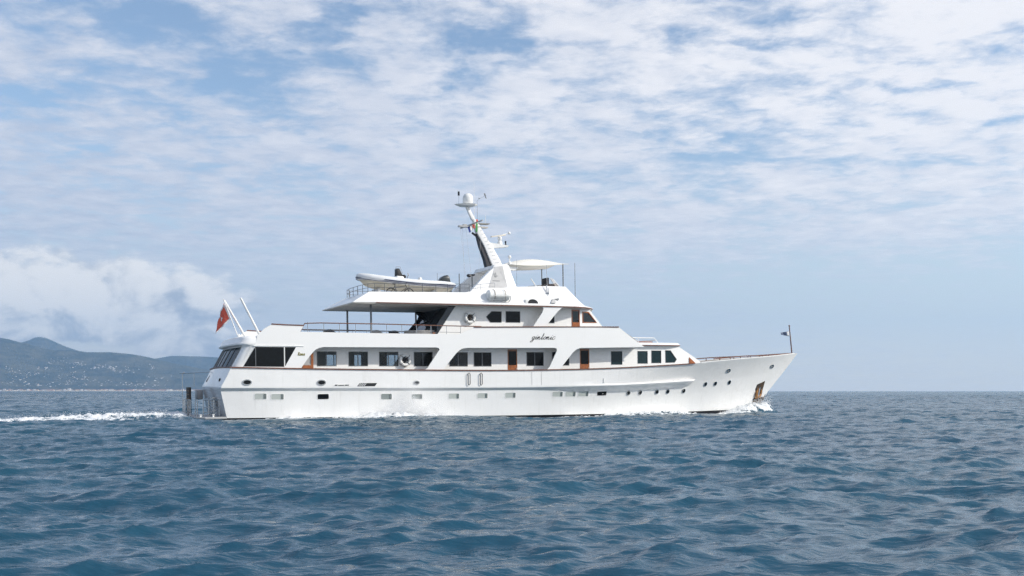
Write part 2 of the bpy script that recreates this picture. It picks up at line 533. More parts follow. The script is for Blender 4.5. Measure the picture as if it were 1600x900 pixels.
def hull_y(x, z):
    """moulded half-breadth of the lower, flared surface"""
    zr = rail_z(x)
    t = max(-0.45, min(1, (z + 0.3) / (zr + 0.3)))
    tp = max(t, 0)
    B = 3.45 + 0.25 * tp * tp if t >= 0 else 3.45 * (1 + 0.55 * t)
    tq = tp ** 2.0
    p = 1.7 + 0.9 * tq
    xm = 16 + 6 * tq
    xb = interp(z, STEM)
    if x >= xb:
        return 0.0
    s = max(0, (x - xm) / (xb - xm))
    y = B * (1 - s ** p)
    if x < 3:
        y -= 0.10 * ((3 - x) / 3) ** 2
    return max(y, 0.0)


def side_y(x, z=0):
    """outer side of bulwark and superstructure"""
    return hull_y(min(x, 44.5), rail_z(x))


def hull_xyz(x, z, out=0.0):
    return (x, -(hull_y(x, z) + out), z)


YACHT = thing('motor_yacht', 'long white classic motor yacht under way with raked mast and swept bow', 'yacht', (20, 0, 0))

# ------------------------------------------------------------------ hull
US = [i / 110 for i in range(111)]
US = sorted(set(US + [0.985, 0.995, 0.735, 0.741, 0.747, 0.752, 0.757, 0.762]))


def hull_rows(side):
    rows = []
    for kind in range(14):
        row = []
        for uu in US:
            # two passes so that raked ends are followed
            z = 1.0
            for _ in range(3):
                xs = interp(z, STERN); xb = interp(z, STEM)
                x = xs + uu * (xb - xs)
                zk = knuck_z(x); zr = rail_z(x); zb = interp(x, BOOT)
                d = max(0.0, side_y(x) - hull_y(x, zk)) * (1 - smooth01(x, 32.3, 33.2))
                d = min(max(d, 0.004), 0.34)
                hh = min(d * 1.2, 0.5)
                z = {0: -1.3, 1: -0.75, 2: zb}.get(kind)
                if kind in (3, 4, 5):
                    z = zb + (zk - hh - zb) * (kind - 2) / 4
                elif kind == 6:
                    z = zk - hh
                elif kind == 7:
                    z = zk - 0.015
                elif kind == 8:
                    z = zk + 0.03
                elif kind == 9:
                    z = zk + 0.12
                elif kind >= 10:
                    z = zk + 0.12 + (zr - zk - 0.12) * (kind - 9) / 4
            y = hull_y(x, z)
            if kind in (7, 8):
                y = hull_y(x, z) + (d if d > 0.01 else 0.0)
            elif kind >= 9:
                k = 1 - smooth01(x, 21, 33)
                y = y + (side_y(x) - y) * k
                if kind == 9:
                    y = max(y, 0)
            if uu == 1:
                y = 0
            # slightly crowned transom is made separately; pull the ends in
            row.append((x, side * y, z))
        rows.append(row)
    return rows


for side in ():
    pass
rS, rP = hull_rows(-1), hull_rows(1)
mb = MB()
for rows in (rS, rP):
    mb.loft(rows[2:], closed=False)
bmesh.ops.remove_doubles(mb.bm, verts=mb.bm.verts, dist=0.002)
hull = mb.build('hull', M['hull'], YACHT, smooth=True, sharp=28)
mb = MB()
for rows in (rS, rP):
    mb.loft(rows[:3], closed=False)
mb.build('boot_top', M['black'], hull, smooth=True)
# thin bright line above the black boot top is the paint edge; transom
mb = MB()
NT_ = 13
rings = []
for k in range(0, 14):
    a = Vector(rS[k][0]); b = Vector(rP[k][0])
    ring = []
    for i in range(NT_):
        t = i / (NT_ - 1)
        p = a.lerp(b, t)
        bulge = 0.22 * (1 - (2 * t - 1) ** 2) * (0.4 if k < 3 else 1)
        ring.append((p.x - bulge, p.y, p.z + 0.06 * (1 - (2 * t - 1) ** 2)))
    rings.append(ring)
mb.loft(rings[:9], closed=False)
mb.build('transom', M['transom_shade'], hull, smooth=True)
mb = MB(); mb.loft(rings[8:], closed=False)
mb.build('transom_bulwark', M['hull'], hull, smooth=True)

# main deck sheet inside the bulwarks, foredeck
mb = MB()
xs = [0.4 + i * 0.8 for i in range(54)]
def deck_edge(x):
    z = rail_z(x) - 0.85 + 0.45 * smooth01(x, 31, 36)
    k = 1 - smooth01(x, 21, 33)
    y = hull_y(x, z)
    return max(y + (side_y(x) - y) * k - 0.10, 0.02), z


lo = [(x, -deck_edge(x)[0], deck_edge(x)[1]) for x in xs]
hi = [(x, deck_edge(x)[0], deck_edge(x)[1]) for x in xs]
mb.loft([lo, hi], closed=False)
mb.build('main_deck', M['deck'], hull)

# teak cap on the rail, both sides and across the stern


def strip(mb, pts, w, h):
    """square moulding along points"""
    rings = []
    n = len(pts)
    for i, p in enumerate(pts):
        p = Vector(p)
        d = (Vector(pts[min(i + 1, n - 1)]) - Vector(pts[max(i - 1, 0)])).normalized()
        s_ = Vector((-d.y, d.x, 0))
        s_ = s_.normalized() if s_.length > 1e-4 else Vector((1, 0, 0))
        u_ = Vector((0, 0, 1))
        rings.append([p - s_ * w - u_ * h, p + s_ * w - u_ * h, p + s_ * w + u_ * h, p - s_ * w + u_ * h])
    mb.loft(rings)


for side in (-1, 1):
    mb = MB()
    pts = [(x, side * (side_y(x) + 0.012), rail_z(x) + 0.012) for x in [0.28 + 0.6 * i for i in range(55)]]
    strip(mb, pts, 0.05, 0.034)
    mb.build('cap_rail', M['cap'], hull)
    mb = MB()
    pts = [(x, side * max(side_y(x) - 0.05, 0.01), rail_z(x) + 0.03) for x in [33.3 + 0.4 * i for i in range(28)]]
    strip(mb, pts, 0.05, 0.03)
    mb.build('bow_bulwark_trim', M['white_plain'], hull)
    mb = MB()
    pts = [(x, side * max(side_y(x) - 0.10, 0.01), rail_z(x) + 0.20 * min(1, (44.0 - x) / 8 + 0.25)) for x in [34.6 + 0.4 * i for i in range(24)]]
    strip(mb, pts, 0.05, 0.035)
    for x in [35.2 + 1.1 * i for i in range(8)]:
        y = side * max(side_y(x) - 0.1, 0.01)
        mb.bar((x, y, rail_z(x)), (x, y, rail_z(x) + 0.19 * min(1, (44.0 - x) / 8 + 0.25)), 0.03, 6)
    mb.build('foredeck_rail', M['cap'], hull)
mb = MB()
a = rings[-1]
strip(mb, [(p[0] - 0.01, p[1], p[2] + 0.012) for p in a], 0.05, 0.03)
mb.build('stern_cap_rail', M['cap'], hull)


# ---- windows and fittings lying on the hull side
def ring_on(fn, inner, outer, proud):
    """frame between two outlines lying on the surface fn(x, z, out)"""
    mb = MB()
    n = len(inner)
    a = [mb.bm.verts.new(fn(*p, proud)) for p in outer]; b = [mb.bm.verts.new(fn(*p, proud)) for p in inner]
    c = [mb.bm.verts.new(fn(*p, -0.02)) for p in outer]; d = [mb.bm.verts.new(fn(*p, -0.02)) for p in inner]
    for i in range(n):
        j = (i + 1) % n
        mb.bm.faces.new((a[i], a[j], b[j], b[i])); mb.bm.faces.new((a[i], a[j], c[j], c[i])); mb.bm.faces.new((b[i], b[j], d[j], d[i]))
    return mb


def pane_on(fn, outline, proud):
    mb = MB()
    a = [mb.bm.verts.new(fn(*p, proud)) for p in outline]; b = [mb.bm.verts.new(fn(*p, proud - 0.03)) for p in outline]
    mb.bm.faces.new(a); mb.bm.faces.new(b[::-1])
    for i in range(len(a)):
        j = (i + 1) % len(a)
        mb.bm.faces.new((a[i], a[j], b[j], b[i]))
    return mb


def rrect(cx, cz, w2, h2, r=0.06, n=4):
    out = []
    for (sx, sz, a0) in ((1, 1, 0), (-1, 1, 90), (-1, -1, 180), (1, -1, 270)):
        for k in range(n):
            t = R(a0 + 90 * k / (n - 1))
            out.append((cx + sx * (w2 - r) + r * math.cos(t), cz + sz * (h2 - r) + r * math.sin(t)))
    return out


def oval(cx, cz, a, b, n=16):
    return [(cx + a * math.cos(2 * math.pi * k / n), cz + b * math.sin(2 * math.pi * k / n)) for k in range(n)]


def scale_out(pts, d):
    cx = sum(p[0] for p in pts) / len(pts); cz = sum(p[1] for p in pts) / len(pts)
    out = []
    for x, z in pts:
        L = math.hypot(x - cx, z - cz)
        out.append((cx + (x - cx) * (L + d) / L, cz + (z - cz) * (L + d) / L))
    return out


def hull_upper(x, z, out=0.0):
    k = 1 - smooth01(x, 21, 33)
    y = hull_y(x, z); y = y + (side_y(x) - y) * k
    return (x, -(y + out), z)


HULL_WIN = [((1.59, 1.49), (2.26, 1.17), 'blind'), ((2.55, 1.45), (3.27, 1.13), 'blind'), ((5.31, 1.41), (5.99, 1.1), 'black_glass'),
            ((9.27, 1.36), (9.95, 1.02), 'blind_dark'), ((11.24, 1.31), (11.94, 1.01), 'blind_dark'), ((13.72, 1.31), (14.42, 0.99), 'blind'),
            ((15.69, 1.3), (16.39, 0.99), 'blind'), ((17.65, 1.31), (18.38, 0.98), 'blind'), ((21.14, 1.32), (21.91, 1), 'blind'),
            ((22.15, 1.32), (22.92, 0.99), 'blind'), ((23.15, 1.32), (23.95, 0.99), 'blind'), ((24.67, 1.31), (25.45, 1.01), 'black_glass')]
for a, b, mt in HULL_WIN:
    cx, cz = (a[0] + b[0]) / 2, (a[1] + b[1]) / 2
    w2, h2 = abs(b[0] - a[0]) / 2, abs(b[1] - a[1]) / 2
    inner = rrect(cx, cz, w2, h2, 0.07)
    f = ring_on(hull_xyz, inner, rrect(cx, cz, w2 + 0.03, h2 + 0.03, 0.08), 0.014).build('hull_window', M['hull'], hull)
    pane_on(hull_xyz, inner, 0.004).build('pane', M[mt], f)
    if mt != 'black_glass':
        mb = MB()
        for k in range(3):  # row of darker upright bars at the pane's forward edge
            x = cx + w2 - 0.02 - 0.0 - k * 0.05
            p0 = Vector(hull_xyz(x, cz + h2 - 0.02, 0.012)); p1 = Vector(hull_xyz(x, cz - h2 + 0.02, 0.012))
            mb.bar(p0, p1, 0.024, 6)
        mb.build('dark_edge_bar', M['blind_dark'], f)
for c in ((27.32, 1.15), (28.35, 1.17), (29.86, 1.19), (30.87, 1.2), (32.4, 1.22), (34.44, 1.68), (35.46, 1.71), (36.94, 1.79)):
    inner = oval(c[0], c[1], 0.115, 0.115)
    f = ring_on(hull_xyz, inner, oval(c[0], c[1], 0.165, 0.165), 0.045).build('porthole', M['steel'], hull)
    pane_on(hull_xyz, inner, 0.01).build('pane', M['black_glass'], f)
for c, s_, mt in (((1.13, -3.72, 2.16), 1.0, 'black_glass'), ((5.51, -3.72, 2.1), 1.0, 'black_glass'), ((11.52, -3.72, 2.03), 0.62, 'darkmetal')):
    inner = oval(c[0], c[2], 0.22 * s_, 0.12 * s_)
    f = ring_on(hull_upper, inner, oval(c[0], c[2], 0.22 * s_ + 0.06, 0.12 * s_ + 0.06), 0.04).build('oval_port', M['steel'], hull)
    pane_on(hull_upper, inner, 0.012).build('pane', M[mt], f)
for c in ((36.45, 2.65), (41.45, 2.98)):
    inner = oval(c[0], c[1], 0.13, 0.08)
    f = ring_on(hull_xyz, inner, oval(c[0], c[1], 0.21, 0.15), 0.06).build('fairlead', M['steel'], hull)
    pane_on(hull_xyz, inner, 0.01).build('throat', M['greypanel'], f)
# engine-room vents, the after one with a white panel in it
v1 = [(6.23, -3.72, 1.87), (6.35, -3.72, 1.99), (7.54, -3.72, 2.02), (7.4, -3.72, 1.85)]
v2 = [(7.7, -3.72, 1.85), (7.88, -3.72, 2.04), (8.97, -3.72, 2.03), (8.81, -3.72, 1.84)]
for pts, sub in ((v1, True), (v2, False)):
    q = [(p[0], p[2]) for p in pts]
    f = pane_on(hull_upper, q, 0.012).build('side_vent', M['white_plain'] if sub else M['black'], hull)
    mb = MB()
    if sub:
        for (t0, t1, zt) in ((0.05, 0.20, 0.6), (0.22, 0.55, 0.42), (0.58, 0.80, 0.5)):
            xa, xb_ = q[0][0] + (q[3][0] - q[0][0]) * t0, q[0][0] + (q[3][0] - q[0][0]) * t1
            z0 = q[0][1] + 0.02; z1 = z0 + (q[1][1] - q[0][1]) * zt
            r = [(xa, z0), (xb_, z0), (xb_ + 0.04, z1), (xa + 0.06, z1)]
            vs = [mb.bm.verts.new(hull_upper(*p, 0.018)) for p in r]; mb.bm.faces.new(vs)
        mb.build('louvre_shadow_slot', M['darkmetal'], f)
    else:
        for k in range(4):
            xa = q[0][0] + 0.10 + 0.11 * k
            p0 = Vector(hull_upper(xa, q[0][1] + 0.02, 0.02)); p1 = Vector(hull_upper(xa + 0.14, q[1][1] - 0.02, 0.02))
            mb.bar(p0, p1, 0.02, 6)
        mb.build('louvre', M['white_plain'], f)
# two tall looped boarding handrails and door seams
for c0, c1 in (((15.02, -3.73, 2.62), (15.01, -3.73, 1.83)), ((15.86, -3.73, 2.61), (15.85, -3.73, 1.82))):
    x = c0[0]; z1, z0 = c0[2], c1[2]
    y = -3.775
    loop = [(x - 0.075, y, z0 + 0.08), (x, y, z0), (x + 0.075, y, z0 + 0.08), (x + 0.075, y, z1 - 0.08), (x, y, z1), (x - 0.075, y, z1 - 0.08)]
    MB().tube(loop, 0.022, 6, closed=True).build('boarding_handrail', M['darkmetal'], hull, smooth=True)
for pa, pb in (((19.49, -3.71, 2.65), (19.48, -3.71, 1.77)), ((20.19, -3.71, 2.65), (20.18, -3.71, 1.77))):
    MB().box(pa[0] - 0.010, pa[0] + 0.010, -3.710, -3.69, pb[2], pa[2]).build('boarding_door_seam', M['greypanel'], hull)
# small fittings on the ledge forward and rub strip
for px in ((24.93, -3.5, 2.08), (28.24, -3.4, 1.85), (29.24, -3.3, 1.86), (31.18, -3.1, 2.02), (31.68, -3, 2.04)):
    yb_ = hull_upper(px[0], px[2])[1]
    MB().box(px[0] - 0.03, px[0] + 0.03, yb_ - 0.04, yb_ + 0.05, px[2] - 0.18, px[2] + 0.12).build('ledge_bracket', M['white_plain'], hull)

# anchor pocket: a dark recess plate on the flared bow with a stainless rim
pk = [(40.02, -0.31), (40.05, 1.26), (40.17, 1.6), (41.04, 1.88), (40.98, 1.44), (40.78, 0.61), (40.59, -0.03)]
pk_o = pane_on(hull_xyz, [pk[1], pk[2], pk[3], pk[4], pk[5], (40.34, 0.57)], 0.012).build('anchor_pocket', M['pocket'], hull)
pane_on(hull_xyz, [(39.68, -0.3), (40, 0.57), (41.22, 0.67), (41.34, 0.87), (41.17, 0.4), (40.29, -0.02)], 0.03).build('rub_plate', M['pocket'], pk_o)
ANCHOR = thing('anchor', 'rusty stockless anchor housed in the dark bow pocket', 'anchor', hull_xyz(*(40.39, 1.06), 0.1))
c = Vector(hull_xyz(*(40.4, 0.66), 0.10)); up = Vector((0.25, 0.0, 1)).normalized(); fw = Vector((1, 0.35, 0.1)).normalized()
MB().tube([c + up * -0.15, c + up * 0.5, c + up * 0.95], [0.07, 0.06, 0.05], 8).build('shank', M['steel'], ANCHOR, smooth=True)
for s_ in (-1, 1):
    pts = [c + fw * 0.05 * s_, c + fw * 0.27 * s_ + up * 0.08, c + fw * 0.31 * s_ + up * 0.40, c + fw * 0.20 * s_ + up * 0.75]
    MB().tube(pts, [0.09, 0.11, 0.10, 0.02], 8).build('fluke', M['rust'], ANCHOR, smooth=True)
MB().bar(c - fw * 0.35 - up * 0.05, c + fw * 0.35 - up * 0.05, 0.07, 8).build('crown', M['rust'], ANCHOR, smooth=True)

# stern fittings on the transom bulwark
mb = MB(); mb.box(-0.5, -0.2, 1.25, 1.35, 2.35, 2.9)
MB().bar((-0.36, 1.55, 2.25), (-0.02, 1.55, 2.78), 0.035, 6).build('stern_slot', M['black'], hull)
MB().ball((-0.22, -2.55, 2.28), 0.15, (0.5, 0.9, 1.0)).build('stern_fairlead', M['rubber'], hull, smooth=True)
mb.bm.free()

# ------------------------------------------------------------------ swim platform
pf = MB()
pf.loft([[(-1.66, -2.9, 0.06), (-1.2, -3.3, 0.06), (0.1, -3.35, 0.06), (0.1, 3.35, 0.06), (-1.2, 3.3, 0.06), (-1.66, 2.9, 0.06)],
         [(-1.66, -2.9, 0.18), (-1.2, -3.3, 0.18), (0.1, -3.35, 0.18), (0.1, 3.35, 0.18), (-1.2, 3.3, 0.18), (-1.66, 2.9, 0.18)]])
plat = pf.build('swim_platform', M['greypanel'], YACHT, bevel=0.02)


def rail_panel(x0, y0, x1, y1, z0, z1, posts, mids, mat, par, name, r=0.028):
    mb = MB()
    for k in range(posts):
        t = k / (posts - 1)
        x, y = x0 + (x1 - x0) * t, y0 + (y1 - y0) * t
        mb.bar((x, y, z0), (x, y, z1), r, 6)
    for z in list(mids) + [z1]:
        mb.bar((x0, y0, z), (x1, y1, z), r * 0.9, 6)
    return mb.build(name, mat, par, smooth=True)


rail_panel(-1.25, -2.95, -0.35, -2.95, 0.17, 1.17, 4, (0.45, 0.72,), M['steel'], plat, 'platform_rail')
rail_panel(-1.55, 2.2, -1.55, 3.05, 0.17, 1.2, 4, (0.45, 0.7), M['steel'], plat, 'platform_rail')
rail_panel(-1.45, 0.7, -1.45, 1.75, 0.17, 1.15, 3, (0.45, 0.7), M['steel'], plat, 'platform_rail')
rail_panel(-1.5, -1.6, -1.5, -2.4, 0.17, 1.15, 2, (0.7,), M['steel'], plat, 'platform_rail')
mb = MB()
for k in range(6):
    z = 0.35 + 0.18 * k
    mb.box(-0.62 - 0.02 * k, -0.45, -2.3, -1.2, z, z + 0.05)
for y in (-2.3, -1.2):
    mb.bar((-0.55, y, 0.2), (-0.68, y, 1.30), 0.03, 6)
mb.build('boarding_ladder', M['steel'], plat)
for p in ((-1.4, -2.9), (-0.7, -3.0), (-1.55, 2.0), (-1.5, 0.4)):
    MB().lathe((p[0], p[1], 0.18), [(0.06, 0), (0.045, 0.08), (0.08, 0.11), (0.08, 0.14), (0.0, 0.16)], 'z', 12).build('mooring_bitt', M['white_plain'], plat, smooth=True)
# folded gangway standing upright on the platform
gw = MB(); gw.box(-1.42, -1.30, 1.30, 2.55, 0.17, 1.92)
gang = gw.build('gangway', M['interior'], plat, bevel=0.015)
mb = MB()
for k in range(7):
    mb.box(-1.445, -1.425, 1.32, 2.53, 0.3 + 0.23 * k, 0.34 + 0.23 * k)
mb.build('tread', M['deck'], gang)
mb = MB()
mb.bar((-1.62, 2.75, 0.17), (-1.62, 2.75, 2.78), 0.022, 6); mb.bar((-1.05, 1.8, 1.92), (-1.05, 1.8, 2.78), 0.016, 6)
mb.bar((-1.75, 2.95, 2.78), (0.2, 0.9, 2.85), 0.018, 6)
mb.ball((-1.55, 2.68, 2.82), 0.07)
mb.build('handrail', M['steel'], gang, smooth=True)
mb = MB(); mb.box(-0.80, -0.45, 2.3, 3.3, 1.15, 1.75)
mb.build('stern_locker', M['greypanel'], plat, bevel=0.03)

# ------------------------------------------------------------------ after cabin block (rounded stern corners)


def aft_outline(xa, xj, half, rr, z, n=6, bulge=0.22):
    """plan outline from the stbd side joint round the stern to the port side joint"""
    pts = [(xj, -half, z)]
    for k in range(n + 1):
        t = R(270 - 90 * k / n)
        pts.append((xa + rr + rr * math.cos(t), -half + rr + rr * math.sin(t), z))
    for k in range(1, 8):
        y = (-half + rr) + (2 * (half - rr)) * k / 8
        q = y / (half - rr)
        pts.append((xa - bulge * (1 - q * q), y, z))
    for k in range(n + 1):
        t = R(180 - 90 * k / n)
        pts.append((xa + rr + rr * math.cos(t), half - rr + rr * math.sin(t), z))
    pts.append((xj, half, z))
    return pts


mb = MB()
mb.loft([aft_outline(0.30, 0.92, 3.60, 0.5, 3.0), aft_outline(0.98, 1.62, 3.64, 0.5, 4.25), aft_outline(0.92, 1.64, 3.66, 0.5, 4.29), aft_outline(0.70, 1.66, 3.68, 0.6, 4.34),
         aft_outline(0.68, 1.68, 3.69, 0.6, 4.42), aft_outline(0.80, 1.70, 3.68, 0.6, 4.50), aft_outline(0.86, 1.72, 3.66, 0.6, 4.70), aft_outline(0.92, 1.74, 3.62, 0.6, 4.79),
         aft_outline(1.05, 1.76, 3.55, 0.6, 4.85), aft_outline(1.4, 1.78, 3.3, 0.3, 4.88)])
aft_cabin = mb.build('aft_cabin', M['white'], YACHT, smooth=True, sharp=50)


def aft_face(y, z):
    """point on the raked stern face of the after cabin"""
    t = (z - 3.0) / 1.25
    xa = 0.30 + 0.68 * t
    half = 3.6 - 0.5
    q = min(1, abs(y) / half)
    return Vector((xa - 0.22 * (1 - q * q) - 0.02, y, z))


for (y0, y1) in ((-3.08, -1.10), (-1.0, 1.0), (1.10, 3.08)):
    mb = MB()
    n = 6
    for dxx in (0.0,):
        a = [aft_face(y0 + (y1 - y0) * k / n, 3.10) for k in range(n + 1)]; b = [aft_face(y0 + (y1 - y0) * k / n, 4.22) for k in range(n + 1)]
        o_ = Vector((0.06, 0, 0))
        mb.loft([a, b, [p + o_ for p in b], [p + o_ for p in a], a], closed=False)
    w_ = mb.build('stern_window', M['stern_glass'], aft_cabin)
    for t in (0.0, 0.5, 1.0):
        y = y0 + (y1 - y0) * t
        MB().bar(aft_face(y, 3.10) - Vector((0.015, 0, 0)), aft_face(y, 4.22) - Vector((0.015, 0, 0)), 0.025, 6).build('mullion', M['post'], w_)

# ------------------------------------------------------------------ side screens: bulwark band with arched openings
def zrx(px):
    return (px, rail_z(px))


P_ = [(4.31, -3.7, 2.99), (4.51, -3.7, 3.26), (4.82, -3.7, 3.68), (5.06, -3.7, 3.95), (5.21, -3.7, 4.08), (5.41, -3.7, 4.17), (5.68, -3.7, 4.22), (12.87, -3.7, 4.22), (13.01, -3.7, 4.19), (13.08, -3.7, 4.09), (12.25, -3.7, 2.93)]
Q_ = [(13.41, -3.7, 2.95), (14.2, -3.7, 3.86), (14.42, -3.7, 4.05), (14.64, -3.7, 4.16), (14.99, -3.7, 4.2), (21.16, -3.7, 4.22), (21.33, -3.7, 4.19), (21.38, -3.7, 4.06), (20.81, -3.7, 2.98), (20.65, -3.7, 2.83)]
T_ = [(21.59, -3.7, 2.83), (21.76, -3.7, 3.04), (22.59, -3.7, 3.95), (22.84, -3.7, 4.13), (23.13, -3.7, 4.22), (24.51, -3.68, 4.24), (28.25, -3.6, 4.31)]
TOP = [(27.76, -3.65, 4.58), (26.14, -3.66, 5.64), (20.43, -3.7, 5.58), (15.45, -3.7, 5.51), (14.39, -3.7, 5.05), (13.22, -3.7, 5.06), (8.63, -3.7, 5.08), (4.27, -3.7, 5.12), (4.48, -3.7, 5.48), (3.45, -3.65, 5.5), (2.58, -3.65, 5.54), (2.13, -3.65, 5.26)]


def xz(l):
    return [(p[0], p[2]) for p in l]


def close_down(l, first=True):
    x = l[0][0] if first else l[-1][0]
    return (x, rail_z(x) + 0.045)


outer = [(0.93, rail_z(0.93) + 0.01)] + [close_down(P_)] + xz(P_) + [(P_[-1][0] - 0.15, rail_z(P_[-1][0]) + 0.045)]
outer += [close_down(Q_)] + xz(Q_) + [(Q_[-1][0] - 0.05, rail_z(Q_[-1][0]) + 0.045)]
outer += [close_down(T_)] + xz(T_) + xz(TOP) + [(1.74, 4.86), (1.68, 4.5), (1.62, 4.25)]
win_side = [(1.62, -3.68, 4.22), (4, -3.68, 4.21), (3.93, -3.68, 4.07), (3.33, -3.68, 3.04), (0.94, -3.68, 3.07)]
cuts = [22 + 0.5 * i for i in range(14)] + [1.2, 1.6, 2.0, 2.5, 3.0]
CREASE = (2.59, 5.6)


def shell_y(x, z):
    y = side_y(x)
    return y


screens = []
for side in (-1, 1):
    mb = MB()
    mb.plate(outer, [xz(win_side)], shell_y, 0.07, cuts, side)
    scr = mb.build('side_screen', M['white'], YACHT)
    screens.append(scr)
    # after side window
    mb = MB(); mb.plate(xz(win_side), (), lambda x, z: shell_y(x, z) - 0.025, 0.03, (1.6, 2.2, 3), side)
    sw = mb.build('aft_side_window', M['black_glass'], scr)
    mb = MB()
    for pa, pb in (((3.32, -3.7, 4.21), (3.31, -3.7, 3.05)),):
        mb.box(pa[0] - 0.03, pa[0] + 0.03, side * 3.70, side * 3.66, pb[2], pa[2])
    mb.build('mullion', M['white_plain'], sw)
    mb = MB()
    pa, pb = (1.64, -3.7, 4.18), (1.61, -3.7, 3.08)
    mb.box(pa[0] - 0.02, pa[0] + 0.02, side * 3.69, side * 3.66, pb[2], pa[2])
    mb.build('mullion', M['post'], sw)
    mb = MB()
    e = [Vector((p[0], side * (shell_y(p[0], p[2]) + 0.01), p[2])) for p in win_side]
    mb.tube([e[0] + Vector((-.1, 0, .06)), e[1] + Vector((.15, 0, .06)), e[1] + Vector((.45, 0, .05))], 0.03, 6)
    mb.build('drip_moulding', M['white_plain'], sw)
    # teak cappings of the upper bulwark
    mb = MB()
    strip(mb, [(x, side * (side_y(x) - 0.02), z) for x, z in [(p[0], p[2] + 0.02) for p in reversed(TOP[1:4])]], 0.07, 0.03)
    mb.build('capping', M['cap'], scr)
    mb = MB()
    strip(mb, [(p[0], side * (shell_y(p[0], p[2]) - 0.03), p[2] + 0.02) for p in (TOP[10], TOP[9], TOP[8])], 0.06, 0.03)
    mb.build('capping', M['cap'], scr)

# name and port lettering, written with a broad pen ---------------------------------
# strokes in x-height units: (points), slanted; thick on down strokes
GL = {
    'g': (0.95, [[(0.62, 0.9), (0.3, 1.0), (0.08, 0.6), (0.15, 0.12), (0.42, 0.1), (0.66, 0.75)], [(0.70, 1.0), (0.56, 0.2), (0.42, -0.6), (0.15, -0.95), (-0.12, -0.75), (0.1, -0.45), (0.85, 0.2)]]),
    'i': (0.52, [[(-0.05, 0.35), (0.22, 0.95), (0.12, 0.15), (0.3, 0.0), (0.55, 0.35)], [(0.33, 1.38), (0.38, 1.5)]]),
    'n': (1.05, [[(-0.05, 0.4), (0.16, 0.98), (0.08, 0.0)], [(0.1, 0.4), (0.35, 0.85), (0.52, 0.98), (0.5, 0.4)], [(0.52, 0.98), (0.46, 0.3), (0.55, 0.0), (0.72, 0.05), (1.0, 0.4)]]),
    't': (0.62, [[(-0.05, 0.35), (0.3, 1.2), (0.34, 2.1), (0.22, 1.0), (0.18, 0.1), (0.36, 0.0), (0.6, 0.35)]]),
    'o': (0.85, [[(0.45, 1.0), (0.12, 0.75), (0.12, 0.15), (0.4, 0.0), (0.68, 0.35), (0.62, 0.85), (0.4, 1.0)], [(0.58, 0.85), (0.9, 0.75)]]),
    'c': (0.8, [[(0.72, 0.8), (0.62, 1.0), (0.35, 1.0), (0.1, 0.55), (0.2, 0.05), (0.5, 0.0), (0.85, 0.4)]]),
    'R': (1.0, [[(0.2, 1.5), (0.1, 0.0)], [(0.0, 1.4), (0.5, 1.6), (0.8, 1.2), (0.3, 0.8), (0.6, 0.2), (0.95, 0.05)]]),
    'm': (1.3, [[(0.1, 0.98), (0.06, 0.0)], [(0.1, 0.5), (0.4, 0.95), (0.42, 0.0)], [(0.45, 0.5), (0.8, 0.95), (0.82, 0.1), (1.1, 0.2)]]),
    'a': (0.9, [[(0.6, 0.9), (0.3, 1.0), (0.1, 0.5), (0.2, 0.05), (0.5, 0.2), (0.66, 0.9), (0.62, 0.15), (0.9, 0.2)]]),
}


def script_text(mb, word, x0, z0, xh, slant, pen, y, wscale=1.0):
    cx = 0.0
    for ch in word:
        adv, strokes = GL[ch]
        for st in strokes:
            pts = curve_pts([(p[0], 0, p[1]) for p in st], 6)
            pts = [((cx + p.x) * xh * wscale + (p.z * xh) * slant + x0, z0 + p.z * xh) for p in pts]
            n = len(pts)
            L = []; Rr = []
            for i, p in enumerate(pts):
                a = pts[max(i - 1, 0)]; b = pts[min(i + 1, n - 1)]
                dx_, dz_ = b[0] - a[0], b[1] - a[1]
                ln = math.hypot(dx_, dz_) or 1
                nx, nz = -dz_ / ln, dx_ / ln
                down = abs(nx)
                wd = pen * (0.35 + 0.65 * down) * (0.6 if i in (0, n - 1) else 1)
                L.append((p[0] + nx * wd, y, p[1] + nz * wd)); Rr.append((p[0] - nx * wd, y, p[1] - nz * wd))
            mb.loft([L, Rr, [(q[0], y + 0.008, q[2]) for q in Rr], [(q[0], y + 0.008, q[2]) for q in L], L], closed=False)
        cx += adv


nm0 = (19.47, -3.71, 4.75)
mb = MB()
script_text(mb, 'gintonic', nm0[0] + 0.03, nm0[2] + 0.02, 0.19, 0.42, 0.021, -3.716, 1.40)
mb.build('name_lettering', M['lettering'], screens[0])
pt0 = (4.11, -3.71, 3.71)
mb = MB()
script_text(mb, 'Roma', pt0[0], pt0[2], 0.12, 0.15, 0.018, -3.716, 0.86)
mb.build('port_lettering', M['gold'], screens[0])

# ------------------------------------------------------------------ main-deck house
def house_y(x, z=0):
    return min(2.75, side_y(x) - 0.95)


def rect_px(a, b):
    return [(a[0], a[2]), (b[0], a[2]), (b[0], b[2]), (a[0], b[2])]


